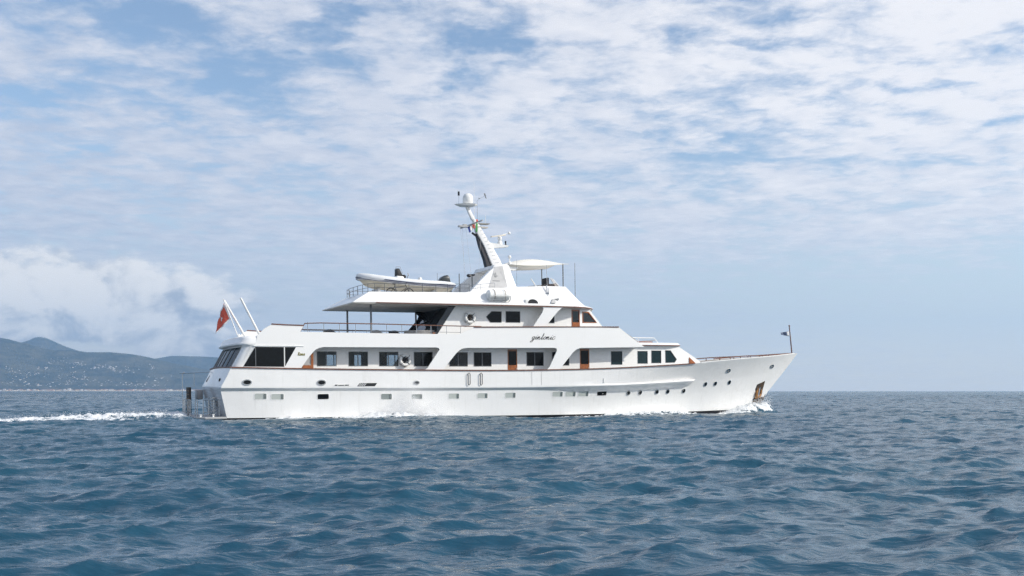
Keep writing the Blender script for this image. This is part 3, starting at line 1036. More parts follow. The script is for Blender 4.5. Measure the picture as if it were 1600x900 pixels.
MW = [rect_px((5.5, -2.75, 3.99), (6.71, -2.75, 3.1)), rect_px((7.47, -2.75, 3.98), (8.7, -2.75, 3.09)), rect_px((9.42, -2.75, 3.97), (10.67, -2.75, 3.08)),
      rect_px((11.7, -2.75, 3.97), (12.96, -2.75, 3.06)), rect_px((14.1, -2.75, 3.95), (15.37, -2.75, 3.05)), rect_px((15.79, -2.75, 3.95), (17.04, -2.75, 3.04)),
      rect_px((19.58, -2.75, 3.97), (20.84, -2.75, 3.06)), rect_px((21.48, -2.75, 3.99), (22.77, -2.75, 3.08))]
FW = [rect_px((26.06, -2.73, 4.04), (26.97, -2.73, 3.12)), rect_px((28.25, -2.65, 4.07), (29.11, -2.65, 3.19)), rect_px((29.44, -2.6, 4.11), (30.3, -2.6, 3.22))]
pent = [(30.67, -2.5, 4.13), (31.14, -2.5, 4.13), (31.71, -2.45, 3.48), (31.51, -2.45, 3.26), (30.68, -2.5, 3.24)]
FW.append([(p[0], p[2]) for p in pent])
MD = [rect_px((18.21, -2.75, 4.15), (18.89, -2.75, 2.61)), rect_px((23.6, -2.75, 4.2), (24.32, -2.75, 2.66))]
houseout = [(3.9, 1.98), (35.2, 2.62), (33.95, 3.33), (31.89, 4.40), (28.0, 4.42), (26, 4.40), (3.9, 4.40)]
hcuts = [23 + 0.5 * i for i in range(25)]
house_s = {}
for side in (-1, 1):
    mb = MB(); mb.plate(houseout, MW + FW + MD, house_y, 0.07, hcuts, side)
    house_s[side] = mb.build('deckhouse_side', M['white'], YACHT)


def win_frame(outline, yfun, side, par, mat, pane, wd=0.05, split=None, name='window', sill=False, pane_label=None):
    inner = scale_out(outline, -wd)
    n = len(outline)
    mb = MB()

    def pt(p, out):
        return (p[0], side * (yfun(p[0], p[1]) + out), p[1])
    a = [mb.bm.verts.new(pt(p, 0.02)) for p in outline]; b = [mb.bm.verts.new(pt(p, 0.02)) for p in inner]
    c = [mb.bm.verts.new(pt(p, -0.045)) for p in outline]; d = [mb.bm.verts.new(pt(p, -0.045)) for p in inner]
    for i in range(n):
        j = (i + 1) % n
        for q in ((a[i], a[j], b[j], b[i]), (b[i], b[j], d[j], d[i]), (d[i], d[j], c[j], c[i]), (c[i], c[j], a[j], a[i])):
            mb.bm.faces.new(q)
    if split is not None:
        xs_ = [p[0] for p in inner]; zs_ = [p[1] for p in inner]
        x = min(xs_) + (max(xs_) - min(xs_)) * split
        y0, y1 = sorted((side * (yfun(x, 0) + 0.012), side * (yfun(x, 0) - 0.02)))
        mb.box(x - 0.03, x + 0.03, y0, y1, min(zs_), max(zs_))
    f = mb.build(name, mat, par)
    mb = MB()
    a = [mb.bm.verts.new(pt(p, -0.022)) for p in inner]; b = [mb.bm.verts.new(pt(p, -0.030)) for p in inner]
    mb.bm.faces.new(a); mb.bm.faces.new(b[::-1])
    mb.build('pane', pane, f)
    return f


for side in (-1, 1):
    par = house_s[side]
    for i, o_ in enumerate(MW):
        win_frame(o_, house_y, side, par, M['post'], M['glass'] if i < 5 else M['black_glass'], 0.045, 0.48)
    for o_ in FW:
        win_frame(o_, house_y, side, par, M['post'], M['teal_glass'], 0.03)
    for o_ in MD:
        f = win_frame(o_, house_y, side, par, M['teak'], M['black_glass'], 0.13, None, 'door')
        xs_ = [p[0] for p in o_]; zs_ = [p[1] for p in o_]
        mb = MB(); y = side * (2.75 + 0.0)
        mb.box(min(xs_) + 0.06, max(xs_) - 0.06, *sorted((side * 2.76, side * 2.72)), min(zs_) + 0.05, min(zs_) + 0.50)
        mb.build('kick_panel', M['teak'], f)
        MB().bar((max(xs_) - 0.09, side * 2.80, 2.75), (max(xs_) - 0.09, side * 2.80, 2.95), 0.018, 6).build('handle', M['steel'], f)
# front of the house, its roof eave, aft bulkhead and interior partitions
mb = MB()
n = 10
fr = []
for (x, z) in ((35.2, 2.62), (33.95, 3.33), (31.89, 4.40)):
    h_ = house_y(x) - 0.02
    fr.append([(x + 0.35 * (1 - (2 * k / n - 1) ** 2), -h_ + 2 * h_ * k / n, z) for k in range(n + 1)])
mb.loft(fr, closed=False)
front_face = mb.build('deckhouse_front', M['white'], YACHT, smooth=True)
mb = MB(); mb.box(3.9, 3.97, -2.68, 2.68, 1.98, 4.25)
for x in (9.9, 13.4, 20.5, 26.0):
    mb.box(x, x + 0.06, -2.67, 2.67, 1.95, 4.25)
mb.build('partition', M['interior'], house_s[-1])
mb = MB()
ev = []
for x in [25.5 + 0.5 * i for i in range(14)]:
    ev.append((x, house_y(x) + 0.22 - 0.25 * max(0, x - 31.2), 4.0))
ev = [(x, max(y, 1.5)) for x, y, _ in ev]


def eave(z, d):
    return [(x, -(y + d), z) for x, y in ev] + [(32.55, 0, z)] + [(x, y + d, z) for x, y in reversed(ev)]


mb.loft([eave(4.41, 0.0), eave(4.47, 0.03), eave(4.50, 0.03), eave(4.66, -0.25)])
roof_f = mb.build('forward_roof', M['white'], YACHT)
mb = MB()
strip(mb, [(x, -(y + 0.035), 4.465) for x, y in ev if x >= 28.2], 0.012, 0.03)
strip(mb, [(x, (y + 0.035), 4.465) for x, y in ev if x >= 28.2], 0.012, 0.03)
mb.build('teak_trim', M['cap'], roof_f)
# low rail and sunpad on the forward roof
mb = MB()
for y in (-2.0, 2.0):
    pts = [(27.3, y, 4.75), (27.5, y, 5.02), (30.0, y, 5.02), (30.35, y, 4.65)]
    mb.tube(pts, 0.035, 6)
    mb.bar((28.7, y, 4.63), (28.7, y, 5.02), 0.025, 6)
mb.bar((30.2, -2.0, 4.86), (30.2, 2.0, 4.86), 0.03, 6)
mb.build('roof_rail', M['white_plain'], roof_f, smooth=True)
PAD = thing('sunpad', 'rust coloured sunpad lying inside low rail on forward roof', 'sunpad', (29.2, 0, 4.66))
MB().box(28.0, 30.1, -1.7, 1.7, 4.665, 4.78).build('cushion', M['cushion_red'], PAD, bevel=0.04)
MB().box(28.0, 28.25, -1.7, 1.7, 4.785, 4.90).build('bolster', M['cushion_grey'], PAD, bevel=0.04)
# teak steps by the bow and the teak side gate aft
mb = MB(); p = [(32.87, -2.25, 3.63), (33.5, -2.2, 3.18), (32.86, -2.25, 3.19)]
for side in (-1, 1):
    mb.plate(xz(p), (), lambda x, z: house_y(x) + 0.06, 0.05, (), side)
mb.build('teak_step', M['teak'], house_s[-1])
for side in (-1, 1):
    mb = MB()
    a, b = (5.06, -3.3, 3.86), (5.05, -3.3, 2.9)
    mb.box(a[0] - 0.07, a[0] + 0.07, *sorted((side * 3.34, side * 3.26)), 2.0, 3.95)
    a = (4.4, -3.5, 3.07); b = (5, -3.5, 2.9)
    mb.box(a[0], b[0], *sorted((side * 3.60, side * 3.52)), 2.6, 3.14)
    g = mb.build('side_gate', M['teak'], screens[0 if side < 0 else 1])
    mb = MB(); mb.box(a[0] + 0.0, b[0] - 0.1, *sorted((side * 3.33, side * 3.27)), 2.4, 3.95)
    mb.build('gate_panel', M['greypanel'], g)

# ------------------------------------------------------------------ upper deck
mb = MB()
ud = [(1.75, 3.55)] + [(x, side_y(x) - 0.09) for x in [2.5, 5, 10, 15, 20, 22, 24, 25.5, 27, 28.0]]
lo = [(x, -y, 4.27) for x, y in ud] + [(x, y, 4.27) for x, y in reversed(ud)]
hi = [(x, -y, 4.40) for x, y in ud] + [(x, y, 4.40) for x, y in reversed(ud)]
mb.loft([lo, hi])
mb.build('upper_deck', M['white_plain'], YACHT)
mb = MB()     # sloped front coaming between the two screens
a = [(26.02, -3.58 + 7.16 * k / 8, 5.68) for k in range(9)]
b = [(27.75, -3.5 + 7.0 * k / 8, 4.72) for k in range(9)]
mb.loft([[(p[0] + 0.3 * (1 - (k / 4 - 1) ** 2), p[1], p[2]) for k, p in enumerate(a)], [(p[0] + 0.3 * (1 - (k / 4 - 1) ** 2), p[1], p[2]) for k, p in enumerate(b)]], closed=False)
mb.build('forward_coaming', M['white'], YACHT, smooth=True)


def up_y(x, z=0):
    return 2.75 - 0.12 * max(0, x - 23)


UW = [[(p[0], p[2]) for p in ((16.69, -2.75, 6.26), (17.09, -2.75, 6.63), (17.81, -2.75, 6.63), (17.8, -2.75, 5.9), (16.98, -2.75, 5.89))],
      rect_px((18.1, -2.75, 6.65), (19.15, -2.75, 5.91)), rect_px((20.82, -2.75, 6.67), (21.69, -2.75, 5.91))]
UD = [rect_px((23, -2.72, 6.85), (23.66, -2.72, 5.5))]
UP = [[(p[0], p[2]) for p in ((23.88, -2.66, 6.72), (24.41, -2.64, 6.73), (25.1, -2.6, 5.99), (23.88, -2.66, 5.97))]]
uout = [(13.0, 4.40), (26.9, 4.40), (25.5, 5.77), (24.44, 6.92), (14.5, 6.92), (13.35, 5.25)]
up_s = {}
for side in (-1, 1):
    mb = MB(); mb.plate(uout, UW + UD + UP, up_y, 0.07, [23 + 0.5 * i for i in range(8)], side)
    up_s[side] = mb.build('upper_house_side', M['white'], YACHT)
    for o_ in UW:
        win_frame(o_, up_y, side, up_s[side], M['post'], M['black_glass'], 0.035)
    for o_ in UP:
        win_frame(o_, up_y, side, up_s[side], M['teak'], M['clear_glass'], 0.09, None, 'pilothouse_window')
    for o_ in UD:
        f = win_frame(o_, up_y, side, up_s[side], M['teak'], M['clear_glass'], 0.12, None, 'pilothouse_door')
        xs_ = [p[0] for p in o_]; zs_ = [p[1] for p in o_]
        mb = MB(); y = up_y(sum(xs_) / 4)
        mb.box(min(xs_) + 0.06, max(xs_) - 0.06, *sorted((side * (y + 0.005), side * (y - 0.04))), min(zs_) + 0.05, min(zs_) + 0.50)
        mb.build('kick_panel', M['teak'], f)
mb = MB()
fr = []
for (x, z) in ((26.9, 4.40), (25.5, 5.77), (24.44, 6.92)):
    h_ = up_y(x) - 0.01
    fr.append([(x + 0.5 * (1 - (2 * k / n - 1) ** 2), -h_ + 2 * h_ * k / n, z) for k in range(n + 1)])
mb.loft(fr, closed=False)
uf = mb.build('pilothouse_front', M['white'], YACHT, smooth=True)
for (t0, t1) in ((-0.92, -0.45), (-0.38, 0.38), (0.45, 0.92)):
    mb = MB()
    r0 = []; r1 = []
    for k in range(7):
        q = t0 + (t1 - t0) * k / 6
        r0.append((25.62 + 0.5 * (1 - q * q) + 0.035, q * 2.4, 5.72)); r1.append((24.66 + 0.5 * (1 - q * q) + 0.035, q * 2.5, 6.76))
    mb.loft([r0, r1], closed=False)
    mb.build('windscreen', M['clear_glass'], uf)
mb = MB(); mb.box(21.6, 21.66, -2.66, 2.66, 4.42, 6.9)
mb.build('partition', M['interior'], up_s[-1])
HELM = thing('helm_console', 'dark teak helm console seen through pilothouse side window', 'console', (24.6, 0, 4.41))
mb = MB(); mb.hexa([(24.3, -1.6, 4.41), (25.3, -1.6, 4.41), (25.3, 1.6, 4.41), (24.3, 1.6, 4.41)], [(24.5, -1.6, 5.85), (25.2, -1.6, 5.95), (25.2, 1.6, 5.95), (24.5, 1.6, 5.85)])
mb.build('console_body', M['teak'], HELM, bevel=0.03)
mb = MB(); mb.box(24.55, 24.6, -1.2, 1.2, 5.9, 6.3)
mb.build('screen_bank', M['black_glass'], HELM)
# raked smoked-glass bulkhead at the after end of the upper saloon
mb = MB()
for (y0, y1) in ((-2.66, -0.1), (0.1, 2.66)):
    mb.hexa([(13.35, y0, 5.25), (13.41, y0, 5.25), (13.41, y1, 5.25), (13.35, y1, 5.25)], [(14.5, y0, 6.9), (14.56, y0, 6.9), (14.56, y1, 6.9), (14.5, y1, 6.9)])
bulk = mb.build('saloon_bulkhead', M['smoke_screen'], YACHT)
mb = MB()
for y in (-2.70, 0, 2.70):
    mb.bar((13.2, y, 5.05), (14.55, y, 6.92), 0.06, 6)
mb.bar((13.3, -2.7, 5.2), (13.3, 2.7, 5.2), 0.05, 6)
mb.build('bulkhead_frame', M['darkmetal'], bulk)
mb = MB(); mb.box(13.05, 13.3, -2.66, 2.66, 4.41, 5.22)
mb.build('bulkhead_base', M['teak'], bulk)
for side in (-1, 1):
    mb = MB()
    pts = [(13.25, 5.1), (14.5, 6.92), (13.75, 6.92), (14.05, 6.6), (13.95, 6.35), (13.0, 5.3)] if side > 0 else [(13.3, 5.1), (14.55, 6.92), (14.1, 6.92), (13.3, 5.75)]
    mb.plate(pts, (), 2.78, 0.06, (), side)
    mb.build('wing_screen', M['smoke_screen'] if side < 0 else M['darkmetal'], bulk)

# posts under the overhang
for (x, y) in ((8.98, -2.6), (8.98, 2.6), (13.8, 2.6)):
    MB().bar((x, y, 4.40), (x, y, 6.95), 0.065, 8).build('canopy_post', M['post'], YACHT, smooth=True)

# railing on the after part of the upper bulwark
for side in (-1, 1):
    mb = MB()
    y = side * 3.64
    top = [(4.28, -3.64, 5.14), (4.56, -3.64, 5.62), (5.48, -3.64, 5.66), (9.48, -3.64, 5.64), (13.25, -3.64, 5.59), (15.97, -3.64, 5.57)]
    mb.tube([(p[0], y, p[2]) for p in top], 0.032, 6)
    rl = mb.build('upper_rail', M['cap'], screens[0 if side < 0 else 1], smooth=True)
    mb = MB()
    for px in ((4.73, -3.64, 5.14), (5.71, -3.64, 5.13), (6.67, -3.64, 5.12), (7.67, -3.64, 5.11), (8.65, -3.64, 5.1), (9.64, -3.64, 5.1), (10.62, -3.64, 5.09), (11.59, -3.64, 5.08), (12.54, -3.64, 5.07), (13.58, -3.64, 5.07), (14.54, -3.64, 5.08)):
        mb.bar((px[0], y, px[2] - 0.08), (px[0], y, px[2] + 0.56 - 0.006 * (px[0] - 5)), 0.017, 6)
    a = (4.47, -3.64, 5.2); b = (14.51, -3.64, 5.18)
    mb.bar((a[0], y, a[2]), (b[0], y, b[2]), 0.012, 6)
    mb.build('stanchion', M['steel'], rl, smooth=True)

# deck furniture on the upper after deck
def lounger(x, y, z, L, wd, mat, label, head=True):
    t = thing('deck_chair', label, 'chair', (x, y, z))
    mb = MB(); mb.box(x, x + L, y - wd / 2, y + wd / 2, z + 0.42, z + 0.62)
    mb.build('mattress', mat, t, bevel=0.05)
    mb = MB()
    for sx in (0.15, L - 0.15):
        for sy in (-wd / 2 + 0.08, wd / 2 - 0.08):
            mb.box(x + sx - 0.03, x + sx + 0.03, y + sy - 0.03, y + sy + 0.03, z, z + 0.42)
    mb.build('frame', M['darkmetal'], t)
    if head:
        mb = MB(); mb.hexa([(x, y - wd / 2, z + 0.63), (x + 0.65, y - wd / 2, z + 0.63), (x + 0.65, y + wd / 2, z + 0.63), (x, y + wd / 2, z + 0.63)],
                           [(x - 0.1, y - wd / 2, z + 0.98), (x + 0.12, y - wd / 2, z + 0.98), (x + 0.12, y + wd / 2, z + 0.98), (x - 0.1, y + wd / 2, z + 0.98)])
        mb.build('backrest', mat, t, bevel=0.04)
    return t


lounger(6.5, -1.4, 4.40, 0.95, 1.3, M['cushion_dark'], 'aftmost black armchair on the upper after deck, behind the rail', True)
lounger(9.6, -1.3, 4.40, 1.1, 1.0, M['cushion_grey'], 'grey armchair beside the middle canopy post on upper deck', True)
lounger(10.9, -0.9, 4.40, 1.6, 1.0, M['cushion_dark'], 'long black lounge seat next to the curved settee', True)
ST = thing('settee', 'pale curved settee with light back in front of smoked glass bulkhead', 'sofa', (12.7, -1.6, 4.40))
pts = []
for k in range(9):
    t = R(180 + 90 * k / 8)
    pts.append((12.4 + 0.9 * math.cos(t), -1.5 + 1.0 * math.sin(t)))
pts += [(13.2, -2.5)]
inn = [(12.9 + (x - 12.9) * 0.75, -1.4 + (y + 1.4) * 0.75) for x, y in pts]
MB().loft([[(x, y, 4.41) for x, y in pts + inn[::-1]], [(x, y, 5.36) for x, y in pts + inn[::-1]]]).build('back', M['cushion_grey'], ST, smooth=True)
MB().box(11.9, 13.1, -2.1, -0.6, 4.43, 4.85).build('seat', M['cushion_grey'], ST, bevel=0.05)

# ------------------------------------------------------------------ top deck: overhang, fascia and flybridge
BOT = [(7.56, 3.60), (9.0, 3.60), (12, 3.60), (15.2, 3.60), (15.9, 3.60), (18.5, 3.60), (21.0, 3.60), (22.9, 3.58), (23.8, 3.25), (24.55, 2.65), (25.1, 1.9), (25.6, 0.9)]
TOPL = [(8.80, 2.90, 7.68), (9.4, 2.90, 7.69), (12, 2.90, 7.74), (15.2, 2.90, 7.80), (15.9, 2.90, 7.92), (18.5, 2.90, 8.23), (21.0, 2.90, 8.36), (22.5, 2.85, 8.37), (23.7, 2.6, 7.42), (24.3, 2.2, 7.18), (24.85, 1.6, 7.16), (25.3, 0.8, 7.2)]
mb = MB()
bo = [(x, -y, 6.95) for x, y in BOT] + [(25.75, 0, 6.97)] + [(x, y, 6.95) for x, y in reversed(BOT)]
b2 = [(x, -y - 0.0, 7.03) for x, y in BOT] + [(25.75, 0, 7.07)] + [(x, y, 7.03) for x, y in reversed(BOT)]
b2[0] = (7.57, -3.6, 6.99); b2[-1] = (7.57, 3.6, 6.99)
b15 = [(x, y, 6.97 if i not in (0, len(bo) - 1) else 6.955) for i, (x, y, z) in enumerate(bo)]
tp = [(x, -y, z) for x, y, z in TOPL] + [(25.5, 0, 7.25)] + [(x, y, z) for x, y, z in reversed(TOPL)]
N_ = len(bo)
vb = [mb.bm.verts.new(p) for p in b15]; v2_ = [mb.bm.verts.new(p) for p in b2]; vt = [mb.bm.verts.new(p) for p in tp]
for i in range(N_):
    j = (i + 1) % N_
    mb.bm.faces.new((vb[i], vb[j], v2_[j], v2_[i])); mb.bm.faces.new((v2_[i], v2_[j], vt[j], vt[i]))
h_ = len(TOPL)
well = {i: mb.bm.verts.new((TOPL[i][0] + (0.12 if i == 0 else 0), -2.80, 7.27 if i < 4 else 7.6)) for i in range(5)}
wellp = {i: mb.bm.verts.new((TOPL[i][0] + (0.12 if i == 0 else 0), 2.80, 7.27 if i < 4 else 7.6)) for i in range(5)}
for i in range(h_ - 1):
    j = N_ - 1 - i
    if i < 4:
        mb.bm.faces.new((well[i], well[i + 1], wellp[i + 1], wellp[i]))
        mb.bm.faces.new((vt[i], vt[i + 1], well[i + 1], well[i])); mb.bm.faces.new((vt[j], vt[j - 1], wellp[i + 1], wellp[i]))
    else:
        mb.bm.faces.new((vt[i], vt[i + 1], vt[j - 1], vt[j]))
mb.bm.faces.new((vt[0], well[0], wellp[0], vt[N_ - 1])); mb.bm.faces.new((vt[4], vt[N_ - 5], wellp[4], well[4]))
mb.bm.faces.new((vt[h_ - 1], vt[h_], vt[h_ + 1]))
topdeck = mb.build('top_deck', M['white'], YACHT, smooth=True, sharp=22)
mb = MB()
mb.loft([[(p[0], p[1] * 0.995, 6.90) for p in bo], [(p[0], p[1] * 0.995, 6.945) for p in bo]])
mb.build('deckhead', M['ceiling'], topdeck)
for side in (-1, 1):
    mb = MB()
    strip(mb, [(x, side * (y + 0.012), 6.955) for x, y in BOT[1:11]], 0.012, 0.032)
    mb.build('teak_trim', M['cap'], topdeck)
    # raked fin between the upper openings
    fin = [(20.21, -3.56, 6.98), (20.43, -3.56, 6.91), (20.48, -3.56, 6.79), (20.38, -3.56, 6.54), (19.68, -3.56, 5.59), (20.61, -3.56, 5.6), (20.83, -3.56, 5.87), (21.51, -3.56, 6.62), (21.77, -3.56, 6.83), (21.99, -3.56, 6.94), (22.33, -3.56, 7)]
    mb = MB(); mb.plate(xz(fin), (), 3.57, 0.07, (), side)
    mb.build('raked_fin', M['white'], topdeck)
    # half-round vent with its white box, and the fairing of the horn
    a = (19.22, -3.4, 7.12)
    mb = MB()
    q0, q1 = (19.19, -3.45, 7.11), (20.09, -3.3, 7.42)
    hx = q0[0]; hz = q0[2]
    hood = [(hx + 0.17 + 0.34 + (0.33 if k < 10 else 0.40) * math.cos(R(180 - 9 * k)), hz + 0.30 * math.sin(R(9 * k))) for k in range(21)]
    mb.loft([[(x, side * 3.55, z) for x, z in hood], [(x, side * 3.0, z + 0.02) for x, z in hood]])
    vn = mb.build('vent_hood', M['black'], topdeck)
    mb = MB(); mb.box(hx - 0.02, hx + 0.14, *sorted((side * 3.57, side * 3.1)), hz - 0.02, hz + 0.28)
    mb.build('hood_box', M['white_plain'], vn)
    mb = MB()
    b0 = (21.22, -3.3, 7.19)
    mb.loft([[(b0[0] - 0.22, side * 3.62, b0[2]), (b0[0] + 0.16, side * 3.62, b0[2]), (b0[0] + 0.16, side * 3.1, b0[2] + 0.05), (b0[0] - 0.22, side * 3.1, b0[2] + 0.05)],
             [(b0[0] - 0.02, side * 3.50, b0[2] + 0.26), (b0[0] + 0.14, side * 3.50, b0[2] + 0.26), (b0[0] + 0.14, side * 3.0, b0[2] + 0.28), (b0[0] - 0.02, side * 3.0, b0[2] + 0.28)]])
    mb.lathe((b0[0] + 0.1, side * 3.42, b0[2] + 0.28), [(0.02, 0), (0.03, 0.15), (0.08, 0.35)], 'x', 10)
    mb.build('horn', M['greypanel'], topdeck)

# after rail of the top deck (rounded corner)
def rail_run(pts, zt, mids, par, posts, mat, name, r=0.016, pr=0.018):
    mb = MB()
    for dz_ in [zt] + mids:
        mb.tube([(p[0], p[1], p[2] + dz_) for p in pts], r, 6)
    for i in posts:
        p = pts[i]
        mb.bar((p[0], p[1], p[2] - 0.03), (p[0], p[1], p[2] + zt), pr, 6)
    return mb.build(name, mat, par, smooth=True)


rr = [(15.5, -2.86, 7.82), (14.9, -2.86, 7.80), (14.0, -2.86, 7.78), (13.2, -2.86, 7.76), (12.3, -2.86, 7.75), (11.4, -2.86, 7.73), (10.5, -2.86, 7.71), (9.8, -2.84, 7.70), (9.2, -2.7, 7.69), (8.9, -2.3, 7.70),
      (8.8, -1.5, 7.70), (8.78, -0.5, 7.71), (8.78, 0.5, 7.71), (8.8, 1.5, 7.70), (8.9, 2.3, 7.70), (9.2, 2.7, 7.69), (9.8, 2.84, 7.70), (10.5, 2.86, 7.71), (11.4, 2.86, 7.73), (12.3, 2.86, 7.75), (13.2, 2.86, 7.76), (14.0, 2.86, 7.78), (15.5, 2.86, 7.82)]
rail_run(rr, 0.52, [0.27], topdeck, range(0, 23), M['post'], 'top_deck_rail', 0.016, 0.019)
for side in (-1, 1):
    rail_run([(15.55, side * 2.86, 7.83), (16.3, side * 2.86, 7.93), (17.3, side * 2.86, 8.05)], 0.42, [0.2], topdeck, (0, 1, 2), M['steel'], 'flybridge_rail', 0.012, 0.014)

# ------------------------------------------------------------------ mast arch
leg_px = [(15.67, -2.2, 7.86), (16.72, -2, 8.74), (17.46, -1.8, 9.38), (18, -1.65, 9.75), (18.58, -1.6, 9.86), (18.91, -1.6, 9.81), (19.04, -1.9, 9.04), (19.22, -2.2, 8.29), (19.24, -2.25, 7.9)]
ymap = lambda z: 2.25 - 0.342 * (z - 8.0)
legs = {}
for side in (-1, 1):
    mb = MB()
    ol = xz(leg_px)
    ol[0] = (ol[0][0], 7.80); ol[-1] = (ol[-1][0], 8.15)
    mb.plate(ol, (), lambda x, z: ymap(z), 0.45, (), side)
    legs[side] = mb.build('mast_arch_leg', M['white'], YACHT, bevel=0.04)
    pn = [(17.15, -2.2, 8.21), (17.83, -1.7, 9.65), (18.42, -1.7, 9.75), (18.54, -2.2, 8.25)]
    mb = MB(); mb.plate(xz(pn), (), lambda x, z: ymap(z) + 0.02, 0.04, (), side)
    pnl = mb.build('arch_panel', M['greypanel'], legs[side])
    if side < 0:
        c = (17.76, -2, 9.05)
        mb = MB()
        yy = -(ymap(c[2]) + 0.026)
        for (dx_, dz_, a, b_) in ((-0.06, 0.06, 0.045, 0.12), (0.06, 0.09, 0.04, 0.13), (0.0, -0.07, 0.10, 0.06), (0.13, -0.02, 0.09, 0.025)):
            mb.bm.faces.new([mb.bm.verts.new((c[0] + dx_ + x, -(ymap(c[2] + dz_ + z) + 0.026), c[2] + dz_ + z)) for x, z in oval(0, 0, a, b_, 12)])
        c2 = (17.77, -2.05, 8.69)
        mb.bm.faces.new([mb.bm.verts.new((c2[0] + x, -(ymap(c2[2] + z) + 0.026), c2[2] + z)) for x, z in rrect(0, 0, 0.27, 0.03, 0.02, 3)])
        mb.build('emblem', M['post'], pnl)
mb = MB()
mb.loft([[(17.72, -1.62, 9.55), (18.75, -1.62, 9.45), (18.82, -1.62, 9.88), (17.82, -1.62, 9.80)], [(17.72, 1.62, 9.55), (18.75, 1.62, 9.45), (18.82, 1.62, 9.88), (17.82, 1.62, 9.80)]])
mb.build('arch_bridge', M['white'], YACHT, bevel=0.05)

# mast -----------------------------------------------------------------------------
def sect(x0, x1, hw, z):
    return [(x0, -hw, z), (x1, -hw, z), (x1, hw, z), (x0, hw, z)]


mb = MB()
mb.loft([sect(18.36, 19.10, 0.34, 9.80), sect(18.10, 18.86, 0.32, 10.34), sect(17.74, 18.33, 0.28, 11.2), sect(17.27, 17.76, 0.23, 12.04), sect(17.10, 17.44, 0.19, 12.6), sect(16.98, 17.30, 0.17, 13.0)])
mast = mb.build('mast', M['white'], YACHT, bevel=0.04)
mb = MB()   # added dark box standing in for shade on the mast's after face
mb.loft([sect(17.98, 18.34, 0.24, 9.6), sect(17.79, 18.09, 0.22, 10.32), sect(17.46, 17.73, 0.18, 11.17), sect(17.20, 17.26, 0.12, 12.03)])
mb.bar((17.25, 0, 11.9), (16.95, 0, 12.1), 0.07, 6)
mb.build('mast_aft_shade', M['darkmetal'], mast)
mb = MB(); mb.loft([sect(16.92, 17.22, 0.11, 12.95), sect(16.50, 16.70, 0.09, 13.82)])
mb.build('topmast', M['white'], mast, bevel=0.02)
mb = MB()
for k in range(11):
    z = 10.1 + 0.24 * k
    t = (z - 9.86) / 2.9
    x0 = 18.36 - 1.22 * t; x1 = 19.10 - 1.65 * t; hw = 0.34 - 0.12 * t
    mb.bar((x0 + 0.30 * (x1 - x0), -hw - 0.02, z), (x0 + 0.75 * (x1 - x0), -hw - 0.02, z + 0.03), 0.010, 5)
mb.build('rung', M['greypanel'], mast)
# dome platform and satellite dome
mb = MB(); mb.loft([[(15.75, -0.1, 13.93), (16.3, -0.45, 13.86), (17.0, -0.45, 13.86), (17.35, 0, 13.95), (17.0, 0.45, 13.86), (16.3, 0.45, 13.86), (15.75, 0.1, 13.93)],
                    [(15.75, -0.1, 13.97), (16.3, -0.55, 13.98), (17.0, -0.55, 13.98), (17.4, 0, 13.99), (17.0, 0.55, 13.98), (16.3, 0.55, 13.98), (15.75, 0.1, 13.97)]])
mb.build('dome_platform', M['white_plain'], mast)
mb = MB(); mb.lathe((16.68, 0, 13.98), [(0.05, 0), (0.30, 0.03), (0.35, 0.10), (0.355, 0.40), (0.33, 0.55), (0.24, 0.68), (0.12, 0.745), (0.0, 0.76)])
mb.build('satellite_dome', M['white_plain'], mast, smooth=True)
mb = MB(); mb.bar((16.02, 0, 13.97), (16.02, 0, 14.55), 0.012, 5)
ln = mb.build('lamp_stick', M['steel'], mast)
MB().lathe((16.02, 0, 14.55), [(0.07, 0), (0.07, 0.10), (0.05, 0.12), (0.07, 0.14), (0.07, 0.26)], 'z', 10).build('masthead_lamp', M['black'], ln)
# spreaders
mb = MB(); mb.box(15.98, 17.0, -0.14, 0.14, 12.44, 12.55); mb.box(16.3, 16.55, -0.10, 0.10, 12.55, 12.64)
mb.bar((16.9, -1.9, 12.66), (16.9, 1.9, 12.66), 0.05, 6)
mb.build('spreader', M['greypanel'], mast)
mb = MB(); mb.hexa([(17.35, -0.2, 12.68), (18.15, -0.2, 12.70), (18.15, 0.2, 12.70), (17.35, 0.2, 12.68)], [(17.35, -0.25, 12.76), (18.2, -0.25, 12.76), (18.2, 0.25, 12.76), (17.35, 0.25, 12.76)])
mb.box(17.3, 18.05, -0.2, 0.2, 12.45, 12.53)
mb.build('forward_spreader', M['ceiling'], mast)
# radar
mb = MB(); mb.hexa([(18.3, -0.12, 11.10), (19.5, -0.25, 11.22), (19.5, 0.25, 11.22), (18.3, 0.12, 11.10)], [(18.1, -0.12, 11.50), (19.57, -0.28, 11.32), (19.57, 0.28, 11.32), (18.1, 0.12, 11.50)])
rb = mb.build('radar_bracket', M['white'], mast)
mb = MB(); mb.lathe((19.0, 0, 11.36), [(0.18, 0), (0.16, 0.22), (0.10, 0.30), (0.14, 0.36), (0.14, 0.55), (0.06, 0.60)], 'z', 14)
rp = mb.build('radar_pedestal', M['white_plain'], rb, smooth=True)
mb = MB(); mb.loft([[(18.14, -0.35, 11.79), (19.52, 0.35, 12.06), (19.57, 0.25, 12.06), (18.19, -0.45, 11.79)], [(18.14, -0.35, 11.88), (19.52, 0.35, 12.17), (19.57, 0.25, 12.17), (18.19, -0.45, 11.88)]])
mb.build('radar_scanner', M['ceiling'], rp, bevel=0.02)
mb = MB(); mb.bar((19.3, 0.2, 12.12), (19.8, 0.3, 12.24), 0.02, 5); mb.ball((19.85, 0.3, 12.26), 0.10)
mb.build('antenna_ball', M['white_plain'], rb, smooth=True)
